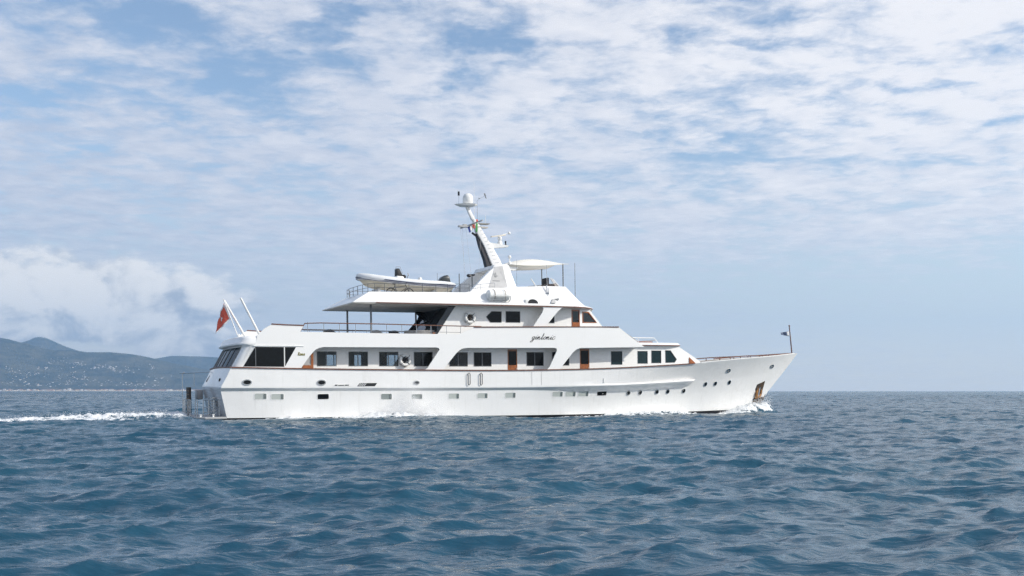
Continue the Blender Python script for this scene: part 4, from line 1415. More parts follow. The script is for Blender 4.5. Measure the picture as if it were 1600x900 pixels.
mb = MB(); mb.box(19.37, 19.49, -0.1, 0.1, 11.34, 11.40); mb.box(19.40, 19.46, -0.05, 0.05, 11.40, 11.56); mb.ball((19.43, 0, 11.60), 0.07)
mb.build('steaming_lamp', M['black'], rb)
# wind vane, whips, rigging
mb = MB()
mb.bar((17.35, 0.0, 12.76), (17.35, 0.0, 14.3), 0.010, 5); mb.bar((17.35, 0, 14.3), (18.05, 0, 14.72), 0.008, 5)
mb.ball((17.5, 0, 14.45), 0.05, (1.3, 0.5, 0.5)); mb.hexa([(17.98, -0.01, 14.5), (18.05, -0.01, 14.45), (18.05, 0.01, 14.45), (17.98, 0.01, 14.5)], [(17.85, -0.01, 14.80), (17.95, -0.01, 14.82), (17.95, 0.01, 14.82), (17.85, 0.01, 14.80)])
mb.build('wind_vane', M['post'], mast)
mb = MB()
mb.bar((17.2, 0.2, 12.7), (17.25, 0.2, 15.6), 0.008, 5, 0.004); mb.bar((17.0, -0.4, 12.6), (16.95, -0.4, 15.6), 0.008, 5, 0.004); mb.bar((17.95, 0.0, 12.76), (17.95, 0, 13.35), 0.014, 5)
mb.build('whip_antenna', M['white_plain'], mast)
mb = MB()
for (a, b_) in (((16.05, -0.1, 12.45), (16.2, -0.9, 7.9)), ((16.3, 0.1, 12.45), (16.6, 0.5, 7.9)), ((16.9, -1.8, 12.62), (16.3, -2.3, 8.0)), ((16.5, 0.0, 12.45), (16.75, -0.3, 9.0))):
    mb.bar(a, b_, 0.006, 4)
mb.build('halyard', M['greypanel'], mast)
# ball lamp on the arch, fore bracket
mb = MB(); mb.bar((19.25, -1.0, 9.9), (19.25, -1.0, 10.35), 0.04, 8); mb.ball((19.25, -1.0, 10.45), 0.12); mb.lathe((19.25, -1.0, 9.95), [(0.13, 0), (0.13, 0.12), (0.05, 0.2)], 'z', 10)
mb.build('ball_antenna', M['white_plain'], legs[-1], smooth=True)
mb = MB(); mb.hexa([(18.9, -1.5, 9.50), (19.5, -1.4, 9.52), (19.5, -0.8, 9.52), (18.9, -0.8, 9.5)], [(18.7, -1.5, 9.75), (19.75, -1.4, 9.72), (19.75, -0.8, 9.72), (18.7, -0.8, 9.75)])
mb.build('arch_bracket', M['white'], legs[-1], bevel=0.03)
mb = MB(); mb.box(16.95, 17.25, 0.3, 0.6, 9.25, 9.35); mb.ball((16.85, 0.4, 9.25), 0.14, (1.2, 1, 0.8)); mb.bar((17.1, 0.45, 8.4), (17.1, 0.45, 9.25), 0.03, 6)
mb.build('searchlight', M['darkmetal'], legs[1])
MB().bar((16.1, 0.3, 8.0), (16.1, 0.3, 9.35), 0.03, 6).build('awning_pole', M['post'], YACHT)

# sun awning, sail-like, with poles ---------------------------------------------------
mb = MB()
NA, NB = 22, 14
def awn(i, j, dzv):
    a = i / NA; b = j / NB          # fore-aft, athwart
    x = 19.15 + 4.2 * a; y = -1.72 + 3.44 * b
    q = 2 * b - 1
    e = math.sin(math.pi * a)
    sag_in = 0.28 * e * (q * q * q * q)
    z = 9.86 + 0.20 * a + 0.36 * e ** 0.8 * (1 - q * q) + 0.16 * (1 - abs(q)) - 0.08 * e * q * q
    y *= 1 - 0.10 * e
    if a > 0.9:
        x += 0.5 * (a - 0.9) * (q * q)
    return Vector((x, y, z + dzv))
g = [[awn(i, j, 0) for j in range(NB + 1)] for i in range(NA + 1)]
mb.loft(g, closed=False)
AW = mb.build('sun_awning', M['canvas'], YACHT, smooth=True, sharp=80)
sol = AW.modifiers.new('cloth', 'SOLIDIFY'); sol.thickness = 0.02
mb = MB()
for (x, y) in ((22.98, -1.62), (22.98, 1.62)):
    mb.bar((x, y, 8.2), (x, y, 10.04), 0.04, 8)
mb.build('awning_pole', M['post'], AW, smooth=True)
mb = MB(); mb.bar((23.7, -2.0, 7.6), (23.7, -2.0, 10.1), 0.022, 6, 0.014); mb.bar((19.05, -2.5, 8.3), (19.08, -2.5, 10.1), 0.008, 6)
mb.build('antenna_rod', M['post'], topdeck)
a = (20.73, -3.2, 9.47); b = (20.57, -3.45, 7.25)
mb = MB(); mb.bar((20.95, -3.32, 7.15), (20.95, -3.1, 8.4), 0.035, 8); mb.bar((21.0, -3.12, 8.35), (21.0, -3.0, 9.75), 0.014, 6); mb.bar((20.88, -3.20, 7.85), (21.05, -3.20, 7.85), 0.05, 6)
mb.bar((21.06, -3.34, 7.15), (21.06, -3.12, 8.2), 0.03, 8)
mb.build('antenna_mount', M['steel'], topdeck)
# flybridge windscreen, helm seat
mb = MB()
mb.hexa([(19.3, -2.6, 8.25), (22.2, -2.6, 8.37), (22.2, -2.57, 8.37), (19.3, -2.57, 8.25)], [(20.0, -2.45, 8.38), (22.0, -2.45, 8.62), (22.0, -2.42, 8.62), (20.0, -2.42, 8.38)])
mb.build('flybridge_windscreen', M['tint_screen'], topdeck)
mb = MB()
mb.bar((20.05, -2.6, 8.85), (20.45, -2.55, 8.35), 0.04, 6)
mb.build('grab_bar', M['white_plain'], topdeck)
HS = thing('helm_chair', 'black helm chair with white frame on the open flybridge', 'seat', (21.9, -1.5, 8.37))
MB().box(21.6, 21.78, -1.9, -1.1, 8.4, 9.05).build('backrest', M['cushion_dark'], HS, bevel=0.06)
MB().box(21.6, 22.25, -1.9, -1.1, 8.4, 8.62).build('cushion', M['cushion_dark'], HS, bevel=0.05)
mb = MB(); mb.bar((21.85, -1.95, 9.0), (22.3, -1.95, 8.4), 0.05, 6); mb.bar((22.0, -1.95, 8.95), (22.55, -1.95, 8.4), 0.04, 6)
mb.build('frame', M['white_plain'], HS)

# stern poles and ensign staff -----------------------------------------------------
for (b_, t) in (((2.14, 2, 5.16), (0.88, 2, 7.34)), ((2.21, -2, 5.09), (1.14, -2, 7.18))):
    bx, bz = b_[0], b_[2]; tx, tz = t[0], t[2]
    y = b_[1]
    mb = MB(); mb.bar((bx + 0.1, y, bz - 0.25), (tx, y, tz), 0.075, 10, 0.065)
    mb.build('stern_pole', M['white_plain'], YACHT, smooth=True)
sb, st_ = (1.59, 1.2, 5.04), (0.69, 1.2, 7.25)
mb = MB(); mb.bar((sb[0], 1.2, sb[2] - 0.1), (st_[0], 1.2, st_[2] + 0.1), 0.032, 8)
mb.lathe((sb[0] - 0.0, 1.2, sb[2] - 0.2), [(0.10, 0), (0.08, 0.22), (0.05, 0.36)], 'z', 10)
staff = mb.build('ensign_staff', M['white_plain'], YACHT, smooth=True)


def cloth(name, corners, nu, nv, amp, waves, mat, parent, seed=0, thick=0.006, sub=(0, 1, 0, 1), out=0.0):
    """rippling cloth patch; corners = hoist top, hoist bottom, fly bottom, fly top"""
    A, B, C_, D = [Vector(p) for p in corners]
    nrm = (B - A).cross(D - A).normalized()
    mb = MB()
    g = []
    for i in range(nu + 1):
        row = []
        for j in range(nv + 1):
            a = sub[0] + (sub[1] - sub[0]) * i / nu; b = sub[2] + (sub[3] - sub[2]) * j / nv
            p = (A.lerp(B, b)).lerp(D.lerp(C_, b), a)
            ph = waves * a * 2 * math.pi + seed + 1.5 * b
            p = p + nrm * (amp * a ** 0.7 * (math.sin(ph) + 0.4 * math.sin(2.3 * ph + 1 + 3 * b)) + out)
            row.append(p)
        g.append(row)
    mb.loft(g, closed=False)
    o = mb.build(name, mat, parent, smooth=True, sharp=85)
    sm = o.modifiers.new('cloth', 'SOLIDIFY'); sm.thickness = thick; sm.offset = 0
    return o


E0, E1, E2, E3 = (0.7, 1.2, 7.09), (1.16, 1.2, 6.17), (0.38, 1.75, 5.37), (0.47, 1.9, 5.5)
EN = thing('ensign', 'drooping red ensign with white border and cross on the stern staff', 'flag', E1)
cr = (E0, E1, (0.44, 1.6, 5.35), (0.51, 2, 5.83))
cr = (E0, E1, (0.31, 1.7, 5.27), (0.52, 2, 6.23))
cloth('flag_field', cr, 16, 10, 0.10, 1.4, M['red'], EN, 0.3)
for sb_ in ((0, 1, 0, 0.09), (0, 1, 0.91, 1), (0, 0.10, 0.09, 0.91)):
    for oo in (0.012, -0.012):
        cloth('border', cr, 16, 2, 0.10, 1.4, M['flagwhite'], EN, 0.3, 0.004, sb_, oo)
for sb_ in ((0.46, 0.66, 0.46, 0.54), (0.53, 0.59, 0.36, 0.64)):
    for oo in (0.014, -0.014):
        cloth('cross', cr, 6, 4, 0.10, 1.4, M['flagwhite'], EN, 0.3, 0.004, sb_, oo)
# bow staff and pennant
bs0, bs1 = (43.98, 0, 4.06), (43.75, 0, 6.11)
mb = MB(); mb.bar((bs0[0], 0, bs0[2] - 0.1), (bs1[0], 0, bs1[2]), 0.05, 8, 0.035); mb.ball((bs1[0], 0, bs1[2] + 0.04), 0.065)
mb.build('jack_staff', M['cap'], YACHT, smooth=True)
J0, J1 = (43.69, 0, 5.74), (43.73, 0, 5.34)
JK = thing('bow_pennant', 'small grey blue pennant fluttering aft on the bow staff', 'flag', J1)
cloth('pennant_cloth', (J0, J1, (J1[0] - 0.62, 0.22, J1[2] + 0.12), (J1[0] - 0.68, 0.22, J1[2] + 0.27)), 12, 5, 0.06, 1.6, M['flaggrey'], JK, 0.8)
cloth('pale_hoist', (J0, J1, (J1[0] - 0.62, 0.22, J1[2] + 0.12), (J1[0] - 0.68, 0.22, J1[2] + 0.27)), 3, 4, 0.06, 1.6, M['flagwhite'], JK, 0.8, 0.014, (0, 0.28, 0.05, 0.95))
# courtesy flags below the spreaders
c0 = Vector((16.67, -0.3, 12.46))
CF = thing('courtesy_flag', 'blue, white and red courtesy flag hanging under the mast spreader', 'flag', c0)
for k, mt in enumerate(('flagblue', 'flagwhite', 'red')):
    x = c0.x - 0.16 + 0.16 * k
    cloth(('blue_band', 'white_band', 'red_band')[k], ((x, -0.3, c0.z + 0.1 * k - 0.05), (x + 0.1, -0.32, c0.z - 0.42 + 0.13 * k), (x + 0.24, -0.22, c0.z - 0.36 + 0.16 * k), (x + 0.16, -0.25, c0.z + 0.02 + 0.1 * k)), 5, 5, 0.03, 1, M[mt], CF, k)
c1 = Vector((17.16, -0.4, 12.73))
CG = thing('courtesy_flag', 'green and red courtesy flag hanging close against the mast', 'flag', c1)
cloth('green_band', ((c1.x - 0.08, -0.42, c1.z), (c1.x - 0.12, -0.42, c1.z - 0.65), (c1.x + 0.0, -0.44, c1.z - 0.6), (c1.x + 0.03, -0.44, c1.z - 0.05)), 4, 6, 0.02, 1, M['flaggreen'], CG, 0)
cloth('red_band', ((c1.x - 0.08, -0.42, c1.z + 0.22), (c1.x - 0.08, -0.42, c1.z + 0.01), (c1.x + 0.05, -0.44, c1.z + 0.01), (c1.x + 0.05, -0.44, c1.z + 0.2)), 4, 4, 0.02, 1, M['red'], CG, 0)

# ------------------------------------------------------------------ life rings
def life_ring(c, label, core):
    t = thing('life_ring', label, 'life ring', c, 'life rings hung on the cabin sides')
    pts = [(c[0] + 0.30 * math.cos(2 * math.pi * k / 24), c[1], c[2] + 0.30 * math.sin(2 * math.pi * k / 24)) for k in range(24)]
    MB().tube(pts, 0.095, 10, closed=True).build('ring', M['white_plain'], t, smooth=True)
    mb = MB()
    for k in range(4):
        a = R(45 + 90 * k)
        q = []
        for m_ in range(9):
            th = R(40 * m_)
            rr_ = 0.30 + 0.108 * math.cos(th)
            q.append((c[0] + rr_ * math.cos(a), c[1] + 0.108 * math.sin(th), c[2] + rr_ * math.sin(a)))
        mb.tube(q, 0.022, 5)
    mb.build('grab_line', M['post'], t)
    mb = MB(); mb.lathe((c[0], c[1] + 0.02, c[2] - 0.14), [(0.05, 0), (0.085, 0.03), (0.085, 0.16), (0.05, 0.2)], 'z', 10); mb.box(c[0] - 0.17, c[0] + 0.17, c[1] - 0.03, c[1] + 0.05, c[2] + 0.06, c[2] + 0.13)
    mb.build('safety_light', core, t, smooth=False)
    mb = MB(); mb.box(c[0] - 0.25, c[0] + 0.25, c[1] + 0.09, c[1] + 0.13, c[2] - 0.04, c[2] + 0.04); mb.box(c[0] - 0.04, c[0] + 0.04, c[1] + 0.09, c[1] + 0.13, c[2] - 0.42, c[2] + 0.3)
    mb.build('bracket', M['darkmetal'], t)


a = (15.51, -2.9, 6.18)
life_ring(a, 'sunlit white life ring beside the six-sided upper deck window', M['interior'])
a = (11.07, -2.9, 3.45)
life_ring(a, 'shaded white life ring between two main deck saloon windows', M['black'])

# ------------------------------------------------------------------ life raft canister in its cradle
rc = Vector((17.28, -3.42, 7.62))
LR = thing('life_raft', 'white life raft canister strapped in an open steel cradle', 'life raft', (rc.x, rc.y, rc.z - 0.45))
MB().lathe((rc.x, rc.y, rc.z), [(0.02, -0.80), (0.24, -0.78), (0.33, -0.68), (0.34, -0.35), (0.36, -0.33), (0.36, -0.27), (0.34, -0.25), (0.34, 0.25), (0.36, 0.27), (0.36, 0.33), (0.34, 0.35), (0.33, 0.68), (0.24, 0.78), (0.02, 0.80)], 'x', 20).build('canister', M['white_plain'], LR, smooth=True)
mb = MB()
for k in range(7):
    x = rc.x - 0.72 + 0.24 * k
    pts = [(x, rc.y + 0.42 * math.sin(R(a_)), rc.z - 0.42 * math.cos(R(a_))) for a_ in range(-85, 86, 17)]
    mb.tube(pts, 0.032, 5)
for a_ in (-80, -40, 0, 40):
    mb.bar((rc.x - 0.74, rc.y + 0.42 * math.sin(R(a_)), rc.z - 0.42 * math.cos(R(a_))), (rc.x + 0.74, rc.y + 0.42 * math.sin(R(a_)), rc.z - 0.42 * math.cos(R(a_))), 0.02, 5)
for x in (rc.x - 0.35, rc.x + 0.4):
    mb.bar((x, rc.y, rc.z - 0.42), (x, rc.y + 0.02, 7.02), 0.04, 6); mb.bar((x, rc.y + 0.1, rc.z - 0.40), (x, rc.y + 0.55, rc.z - 0.3), 0.03, 6)
mb.build('cradle', M['white_plain'], LR)
mb = MB()
for x in (rc.x - 0.36, rc.x + 0.38):
    mb.tube([(x, rc.y + 0.365 * math.cos(R(a_)), rc.z + 0.365 * math.sin(R(a_))) for a_ in range(0, 360, 20)], 0.014, 4, closed=True)
mb.build('strap', M['rope'], LR)

# ------------------------------------------------------------------ rigid inflatable tender on the top deck
TD = thing('tender', 'white rigid inflatable tender stowed on the top deck with dark outboard', 'tender boat', (12, -0.6, 7.78))
yc = -0.6


def tube_c(s_):
    t = max(0.0, s_)
    return t


side_l = []
for (x, y, z) in ((15.05, 0.92, 8.38), (13.8, 0.96, 8.42), (12.4, 0.98, 8.46), (11.0, 0.95, 8.56), (9.9, 0.80, 8.68), (9.15, 0.48, 8.79), (8.86, 0.0, 8.83)):
    side_l.append((x, yc - y, z))
port_l = [(x, 2 * yc - y, z) for x, y, z in side_l[:-1]][::-1]
pts = curve_pts(side_l + port_l, 5)
nn = len(pts)
rad = [0.205 if 3 < i < nn - 4 else (0.12, 0.17, 0.19, 0.205)[min(i, nn - 1 - i)] for i in range(nn)]
tube_o = MB().tube(pts, rad, 14).build('buoyancy_tube', M['tube'], TD, smooth=True)
mb = MB()
rub = [p + Vector((0, -0.0, 0)) for p in pts]
cc = Vector((12.5, yc, 8.5))
r2 = []
for p in pts:
    d = Vector((p.x - cc.x if p.x < 10.2 else 0, p.y - yc, 0)); d.normalize()
    r2.append(p + d * 0.195 + Vector((0, 0, -0.055)))
mb.tube(r2, 0.035, 6)
r3 = [p + Vector((0, 0, -0.10)) for p in r2]
mb.tube(r3, 0.02, 6)
mb.build('rub_strake', M['navy'], tube_o, smooth=True)
mb = MB()
hl = []
for (x, hw, zk_, zt) in ((15.0, 0.80, 7.98, 8.3), (13.0, 0.82, 7.95, 8.34), (11.0, 0.80, 7.95, 8.42), (9.8, 0.60, 8.05, 8.55), (9.2, 0.32, 8.25, 8.66), (8.85, 0.04, 8.62, 8.75)):
    hl.append([(x, yc - hw, zt), (x, yc - hw * 0.85, zk_ + (zt - zk_) * 0.45), (x, yc, zk_), (x, yc + hw * 0.85, zk_ + (zt - zk_) * 0.45), (x, yc + hw, zt)])
mb.loft(hl, closed=True)
mb.build('tender_hull', M['offwhite'], TD, smooth=True)
mb = MB(); mb.hexa([(11.2, yc - 0.35, 8.4), (11.9, yc - 0.35, 8.4), (11.9, yc + 0.35, 8.4), (11.2, yc + 0.35, 8.4)], [(11.3, yc - 0.3, 8.95), (11.75, yc - 0.3, 8.9), (11.75, yc + 0.3, 8.9), (11.3, yc + 0.3, 8.95)])
cs = mb.build('steering_console', M['white_plain'], TD, bevel=0.04)
mb = MB(); mb.hexa([(11.32, yc - 0.28, 8.93), (11.72, yc - 0.28, 8.92), (11.72, yc + 0.28, 8.92), (11.32, yc + 0.28, 8.93)], [(11.30, yc - 0.2, 9.42), (11.5, yc - 0.2, 9.42), (11.5, yc + 0.2, 9.42), (11.30, yc + 0.2, 9.42)])
mb.ball((11.85, yc, 8.92), 0.16, (1, 1.3, 0.8))
mb.build('console_cover', M['rubber'], cs, bevel=0.02)
mb = MB(); mb.tube([(11.22, yc - 0.25, 9.3), (11.25, yc - 0.25, 9.5), (11.5, yc - 0.25, 9.55), (11.7, yc - 0.25, 9.1)], 0.014, 5); mb.tube([(12.0, yc - 0.2, 8.8), (12.1, yc - 0.2, 9.0), (12.05, yc - 0.2, 9.15)], 0.03, 5)
mb.build('grab_rail', M['steel'], cs)
mb = MB(); mb.loft([[(12.8, yc - 0.3, 8.4), (13.15, yc - 0.3, 8.4), (13.15, yc + 0.3, 8.4), (12.8, yc + 0.3, 8.4)], [(12.9, yc - 0.15, 8.92), (13.02, yc - 0.15, 8.92), (13.02, yc + 0.15, 8.92), (12.9, yc + 0.15, 8.92)]])
mb.box(13.3, 14.2, yc - 0.4, yc + 0.4, 8.4, 8.62)
mb.build('jockey_seat', M['white_plain'], TD, bevel=0.04)
MB().bar((14.1, yc - 0.2, 8.5), (14.1, yc - 0.2, 9.2), 0.012, 5).build('tender_antenna', M['post'], TD)
mb = MB()
mb.loft([[(14.35, yc - 0.25, 8.60), (15.05, yc - 0.25, 8.52), (15.05, yc + 0.25, 8.52), (14.35, yc + 0.25, 8.60)], [(14.30, yc - 0.28, 8.80), (15.02, yc - 0.28, 8.68), (15.02, yc + 0.28, 8.68), (14.30, yc + 0.28, 8.80)],
         [(14.45, yc - 0.26, 8.98), (14.95, yc - 0.26, 9.02), (14.95, yc + 0.26, 9.02), (14.45, yc + 0.26, 8.98)], [(14.65, yc - 0.18, 9.08), (14.85, yc - 0.18, 9.12), (14.85, yc + 0.18, 9.12), (14.65, yc + 0.18, 9.08)]])
ob = mb.build('outboard_motor', M['motor'], TD, bevel=0.06)
MB().box(14.95, 15.15, yc - 0.09, yc + 0.09, 7.95, 8.55).build('motor_leg', M['motor'], ob)
mb = MB()
for x in (9.9, 13.6):
    mb.box(x, x + 0.15, yc - 0.7, yc + 0.7, 7.28, 8.05)
mb.build('chock', M['greypanel'], TD)

# ------------------------------------------------------------------ bicycle leaning on the top-deck rail
BK = thing('bicycle', 'dark bicycle standing by the top deck rail in front of tender', 'bicycle', (10.85, -2.62, 7.29))
by = -2.62
for x in (10.30, 11.48):
    cz = 7.29 + 0.35
    f = MB().tube([(x + 0.32 * math.cos(2 * math.pi * k / 24), by, cz + 0.32 * math.sin(2 * math.pi * k / 24)) for k in range(24)], 0.032, 6, closed=True).build('wheel', M['rubber'], BK, smooth=True)
    mb = MB()
    for k in range(8):
        a = math.pi * k / 8
        mb.bar((x - 0.31 * math.cos(a), by, cz - 0.31 * math.sin(a)), (x + 0.31 * math.cos(a), by, cz + 0.31 * math.sin(a)), 0.003, 4)
    mb.build('spoke', M['steel'], f)
bb = (10.74, by, 7.60); hd = (11.30, by, 8.12); stt = (10.54, by, 8.08)
mb = MB()
for a, b_ in (((10.24, by, 7.64), bb), (bb, stt), (stt, (10.24, by, 7.64)), (bb, (11.34, by, 8.02)), ((10.57, by, 8.02), hd), (hd, (11.54, by, 7.64))):
    mb.bar(a, b_, 0.02, 6)
mb.build('frame', M['darkmetal'], BK)
mb = MB(); mb.bar((11.28, by, 8.10), (11.24, by, 8.28), 0.015, 6); mb.bar((11.24, by - 0.28, 8.28), (11.24, by + 0.28, 8.28), 0.016, 6)
mb.build('handlebar', M['rubber'], BK)
mb = MB(); mb.bar(stt, (10.50, by, 8.22), 0.014, 6); mb.ball((10.50, by, 8.24), 0.12, (1.2, 0.6, 0.35))
mb.build('saddle', M['rubber'], BK)

# ------------------------------------------------------------------ sea
def ocean_tile(L, N, wind, kp, std, lmin, lmax, seed, spread=2, fall=3.7):
    rng = np.random.RandomState(seed)
    k1 = 2 * np.pi * np.fft.fftfreq(N, L / N)
    kx, ky = np.meshgrid(k1, k1, indexing='ij')
    k = np.hypot(kx, ky); k[0, 0] = 1
    c = (kx * math.cos(wind) + ky * math.sin(wind)) / k
    S_ = k ** -fall * np.exp(-1.25 * (kp / k) ** 2) * (0.06 + np.abs(c) ** spread) * (k > 2 * np.pi / lmax) * (k < 2 * np.pi / lmin)
    S_[0, 0] = 0
    A = np.sqrt(S_) * (rng.randn(N, N) + 1j * rng.randn(N, N))
    h = np.fft.ifft2(A).real
    f = std / h.std()
    dxx = np.fft.ifft2(1j * kx / k * A).real * f
    dyy = np.fft.ifft2(1j * ky / k * A).real * f
    return h * f, dxx, dyy


def sample(t, L, x, y):
    N = t.shape[0]
    fx = (x / L * N) % N; fy = (y / L * N) % N
    i = np.floor(fx).astype(int); j = np.floor(fy).astype(int)
    a = fx - i; b = fy - j
    i %= N; j %= N; i2 = (i + 1) % N; j2 = (j + 1) % N
    return (t[i, j] * (1 - a) + t[i2, j] * a) * (1 - b) + (t[i, j2] * (1 - a) + t[i2, j2] * a) * b


WIND = R(104)
TA = ocean_tile(139.0, 1024, WIND, 2 * np.pi / 3.4, 0.047, 0.36, 22, 11, 7, 3.4)
TC = ocean_tile(211.0, 512, WIND - 0.4, 2 * np.pi / 11.0, 0.055, 4.0, 40, 21, 8)
TB = ocean_tile(41.0, 512, WIND + 0.30, 2 * np.pi / 0.9, 0.015, 0.16, 2.0, 5, 5, 3.1)
TF = ocean_tile(37.0, 512, 0.3, 2 * np.pi / 1.2, 1.0, 0.15, 3.0, 8, 0)

ds = [2.5]
while ds[-1] < 11000:
    d = ds[-1]
    st = 0.03 + 0.0033 * d
    if 50 < d < 88:
        st = 0.17
    if d > 400:
        st = 0.012 * d
    ds.append(d + st)
ds = np.array(ds)
NU = 760
us = np.linspace(-1, 1, NU)
us = 0.62 * us + 0.55 * us ** 5
D, U = np.meshgrid(ds, us, indexing='ij')
X = U * (D + 10.0); Y = D.copy()


def wfun(X, Y, D):
    lod = np.clip(1 - (D - 60) / 90, 0.25, 1) * (D < 400)
    far = np.clip(1 - (D - 900) / 2500, 0.15, 1)
    h = sample(TC[0], 211.0, X, Y) * far + sample(TA[0], 139.0, X, Y) * far + sample(TB[0], 41.0, X, Y) * lod
    gx = sample(TA[1], 139.0, X, Y) * 0.85 * (D < 500) + sample(TB[1], 41.0, X, Y) * lod * 0.8
    gy = sample(TA[2], 139.0, X, Y) * 0.85 * (D < 500) + sample(TB[2], 41.0, X, Y) * lod * 0.8
    return h, gx, gy


Hh, GX, GY = wfun(X, Y, D)
# boat coordinates of the water points
rx, ry = X - BOAT_O.x, Y - BOAT_O.y
bx = rx * cT + ry * sT
byy = -rx * sT + ry * cT
tabx = np.linspace(-2, 46, 200)
wl = np.array([hull_y(min(max(x, 0), 41.0), -0.35 - 0.0 * x) if x < 40.6 else 0.0 for x in tabx])
wlh = np.interp(bx, tabx, wl)
outd = np.abs(byy) - wlh                       # distance outside the waterline
nf = sample(TF[0], 37.0, X, Y)
nf2 = sample(TF[0], 37.0, X * 2.7 + 5, Y * 2.7)
g = lambda x, c, s_: np.exp(-((x - c) / s_) ** 2)
ss = lambda x, a, b: np.clip((x - a) / (b - a), 0, 1) ** 2 * (3 - 2 * np.clip((x - a) / (b - a), 0, 1))
along = (bx > -1) & (bx < 41.5)
foam = np.zeros_like(Hh)
# propeller wash streaming aft from the stern
aft = np.clip(-bx, 0, None)
cen = -0.3 - 0.22 * aft
wk = np.exp(-((byy - cen) / (2.3 + 0.06 * aft)) ** 2) * ss(-bx, 1.2, 2.4)
foam += wk * (0.50 + 0.72 * np.exp(-aft / 9.0))
mound = wk * (0.46 * np.exp(-aft / 7.0) + 0.04 * np.exp(-aft / 60))
# stern quarter trough right behind the platform
# bow wave thrown off the stem
bw = ss(bx, 33.5, 38.5) * ss(42.2 - bx, 0, 1.2)
bow = bw * np.exp(-(np.clip(outd - 0.35, -0.6, None) / (0.70 + 0.22 * np.clip(40.5 - bx, 0, None))) ** 2)
foam += 1.5 * bow
mound += 0.80 * bow * ss(bx, 35.0, 40.0)
# broken foam washing along the side
sidef = np.where(along, np.exp(-(np.clip(outd, -0.4, None) / 1.4) ** 2), 0)
pat = 1.0 * g(bx, 4.0, 1.8) * 0.9 + 1.5 * g(bx, 9.6, 3.0) + 0.35 * g(bx, 15, 2.0) + 1.0 * g(bx, 27.0, 2.6) + 1.0 * g(bx, 31.5, 2.2) + 0.5 * g(bx, 23, 1.5)
foam += sidef * pat * (1.0)
lace = np.where(along, np.exp(-(np.clip(outd, 0, None) / 3.2) ** 2), 0) * np.clip(pat, 0, 1.2)
foam += 0.42 * lace * (nf2 > 0.1)
mound += sidef * (0.42 * g(bx, 9.8, 2.6) + 0.26 * g(bx, 27.5, 2.5) + 0.24 * g(bx, 31.5, 2) + 0.14 * g(bx, 4, 1.6))
# a swell passing along the near side lifts over the boot top amidships
mound += 0.22 * np.exp(-((byy + 6.5) / 2.2) ** 2) * (g(bx, 13.0, 3.5) + 0.5 * g(bx, 4, 3)) - 0.05 * np.exp(-((byy + 7) / 3) ** 2) * g(bx, 20, 4)
# waves run smaller just under the hull side
near = np.where(along, np.exp(-(np.clip(outd, 0, None) / 2.5) ** 2), 0)
foam_raw = foam
foam = np.clip(foam * (0.80 + (0.45 - 0.25 * wk) * nf) + 0.10 * np.clip(nf2, -1, 1) * (foam > 0.15), 0, 1.2)
near5 = np.where((bx > -3) & (bx < 43), np.exp(-(np.clip(outd, 0, None) / 6.0) ** 2), 0)
Hh = Hh * (1 - 0.55 * near5) - 0.10 * near + mound + 0.055 * np.clip(foam_raw, 0, 1) * nf2 + 0.05 * np.clip(foam_raw, 0, 1) * nf
foam = np.clip(foam, 0, 1)
VX = X + GX * (1 - near); VY = Y + GY * (1 - near)
co = np.stack([VX, VY, Hh], -1).reshape(-1, 3).astype(np.float32)
nr, nc = X.shape
ii = np.arange(nr - 1)[:, None] * nc + np.arange(nc - 1)[None, :]
quads = np.stack([ii, ii + 1, ii + 1 + nc, ii + nc], -1).reshape(-1, 4)
me = bpy.data.meshes.new('sea')
me.vertices.add(len(co)); me.vertices.foreach_set('co', co.ravel())
me.loops.add(quads.size); me.loops.foreach_set('vertex_index', quads.ravel().astype(np.int32))
me.polygons.add(len(quads)); me.polygons.foreach_set('loop_start', (np.arange(len(quads)) * 4).astype(np.int32))
me.polygons.foreach_set('use_smooth', np.ones(len(quads), dtype=bool))
me.update(calc_edges=True)
at = me.attributes.new('foam', 'FLOAT', 'POINT')
at.data.foreach_set('value', foam.ravel().astype(np.float32))
sea = bpy.data.objects.new('sea', me)
COL.objects.link(sea)
tag(sea, kind='structure')

mt = bpy.data.materials.new('sea_water'); mt.use_nodes = True
t = NT(mt.node_tree); b = t.n['Principled BSDF']
geo = t.node('ShaderNodeNewGeometry')
pos = geo.outputs['Position']
fa = t.node('ShaderNodeAttribute', attribute_name='foam').outputs['Fac']
m1 = t.node('ShaderNodeMapping', {0: pos, 3: (0.55, 1.5, 1.0), 2: (0, 0, 0.2)})
w1 = t.noise(m1.outputs[0], 5.0, 3, 0.55, 2.0, 0.4)
w2 = t.noise(m1.outputs[0], 0.9, 4, 0.6, 2.0, 0.3)
bn1 = t.node('ShaderNodeBump', {'Height': w1, 'Strength': 0.5, 'Distance': 0.05})
m3 = t.node('ShaderNodeMapping', {0: pos, 3: (0.16, 0.30, 0.2)})
w3 = t.noise(m3.outputs[0], 1.0, 4, 0.6, 2.0, 0.3)
dist0 = t.node('ShaderNodeVectorMath', {0: pos}, operation='LENGTH')
farb0 = t.step(dist0.outputs['Value'], 30, 150, 'LINEAR')
bn2 = t.node('ShaderNodeBump', {'Height': w2, 'Strength': t.m('MULTIPLY_ADD', farb0, 0.5, 0.36), 'Distance': 0.20, 'Normal': bn1.outputs[0]})
dist = t.node('ShaderNodeVectorMath', {0: pos}, operation='LENGTH')
farb = t.step(dist.outputs['Value'], 60, 400, 'LINEAR')
bn = t.node('ShaderNodeBump', {'Height': w3, 'Strength': t.m('MULTIPLY_ADD', farb, 1.6, 0.06), 'Distance': 2.0, 'Normal': bn2.outputs[0]})
t.l.new(bn.outputs[0], b.inputs['Normal'])
cn = t.noise(pos, 0.05, 3, 0.5)
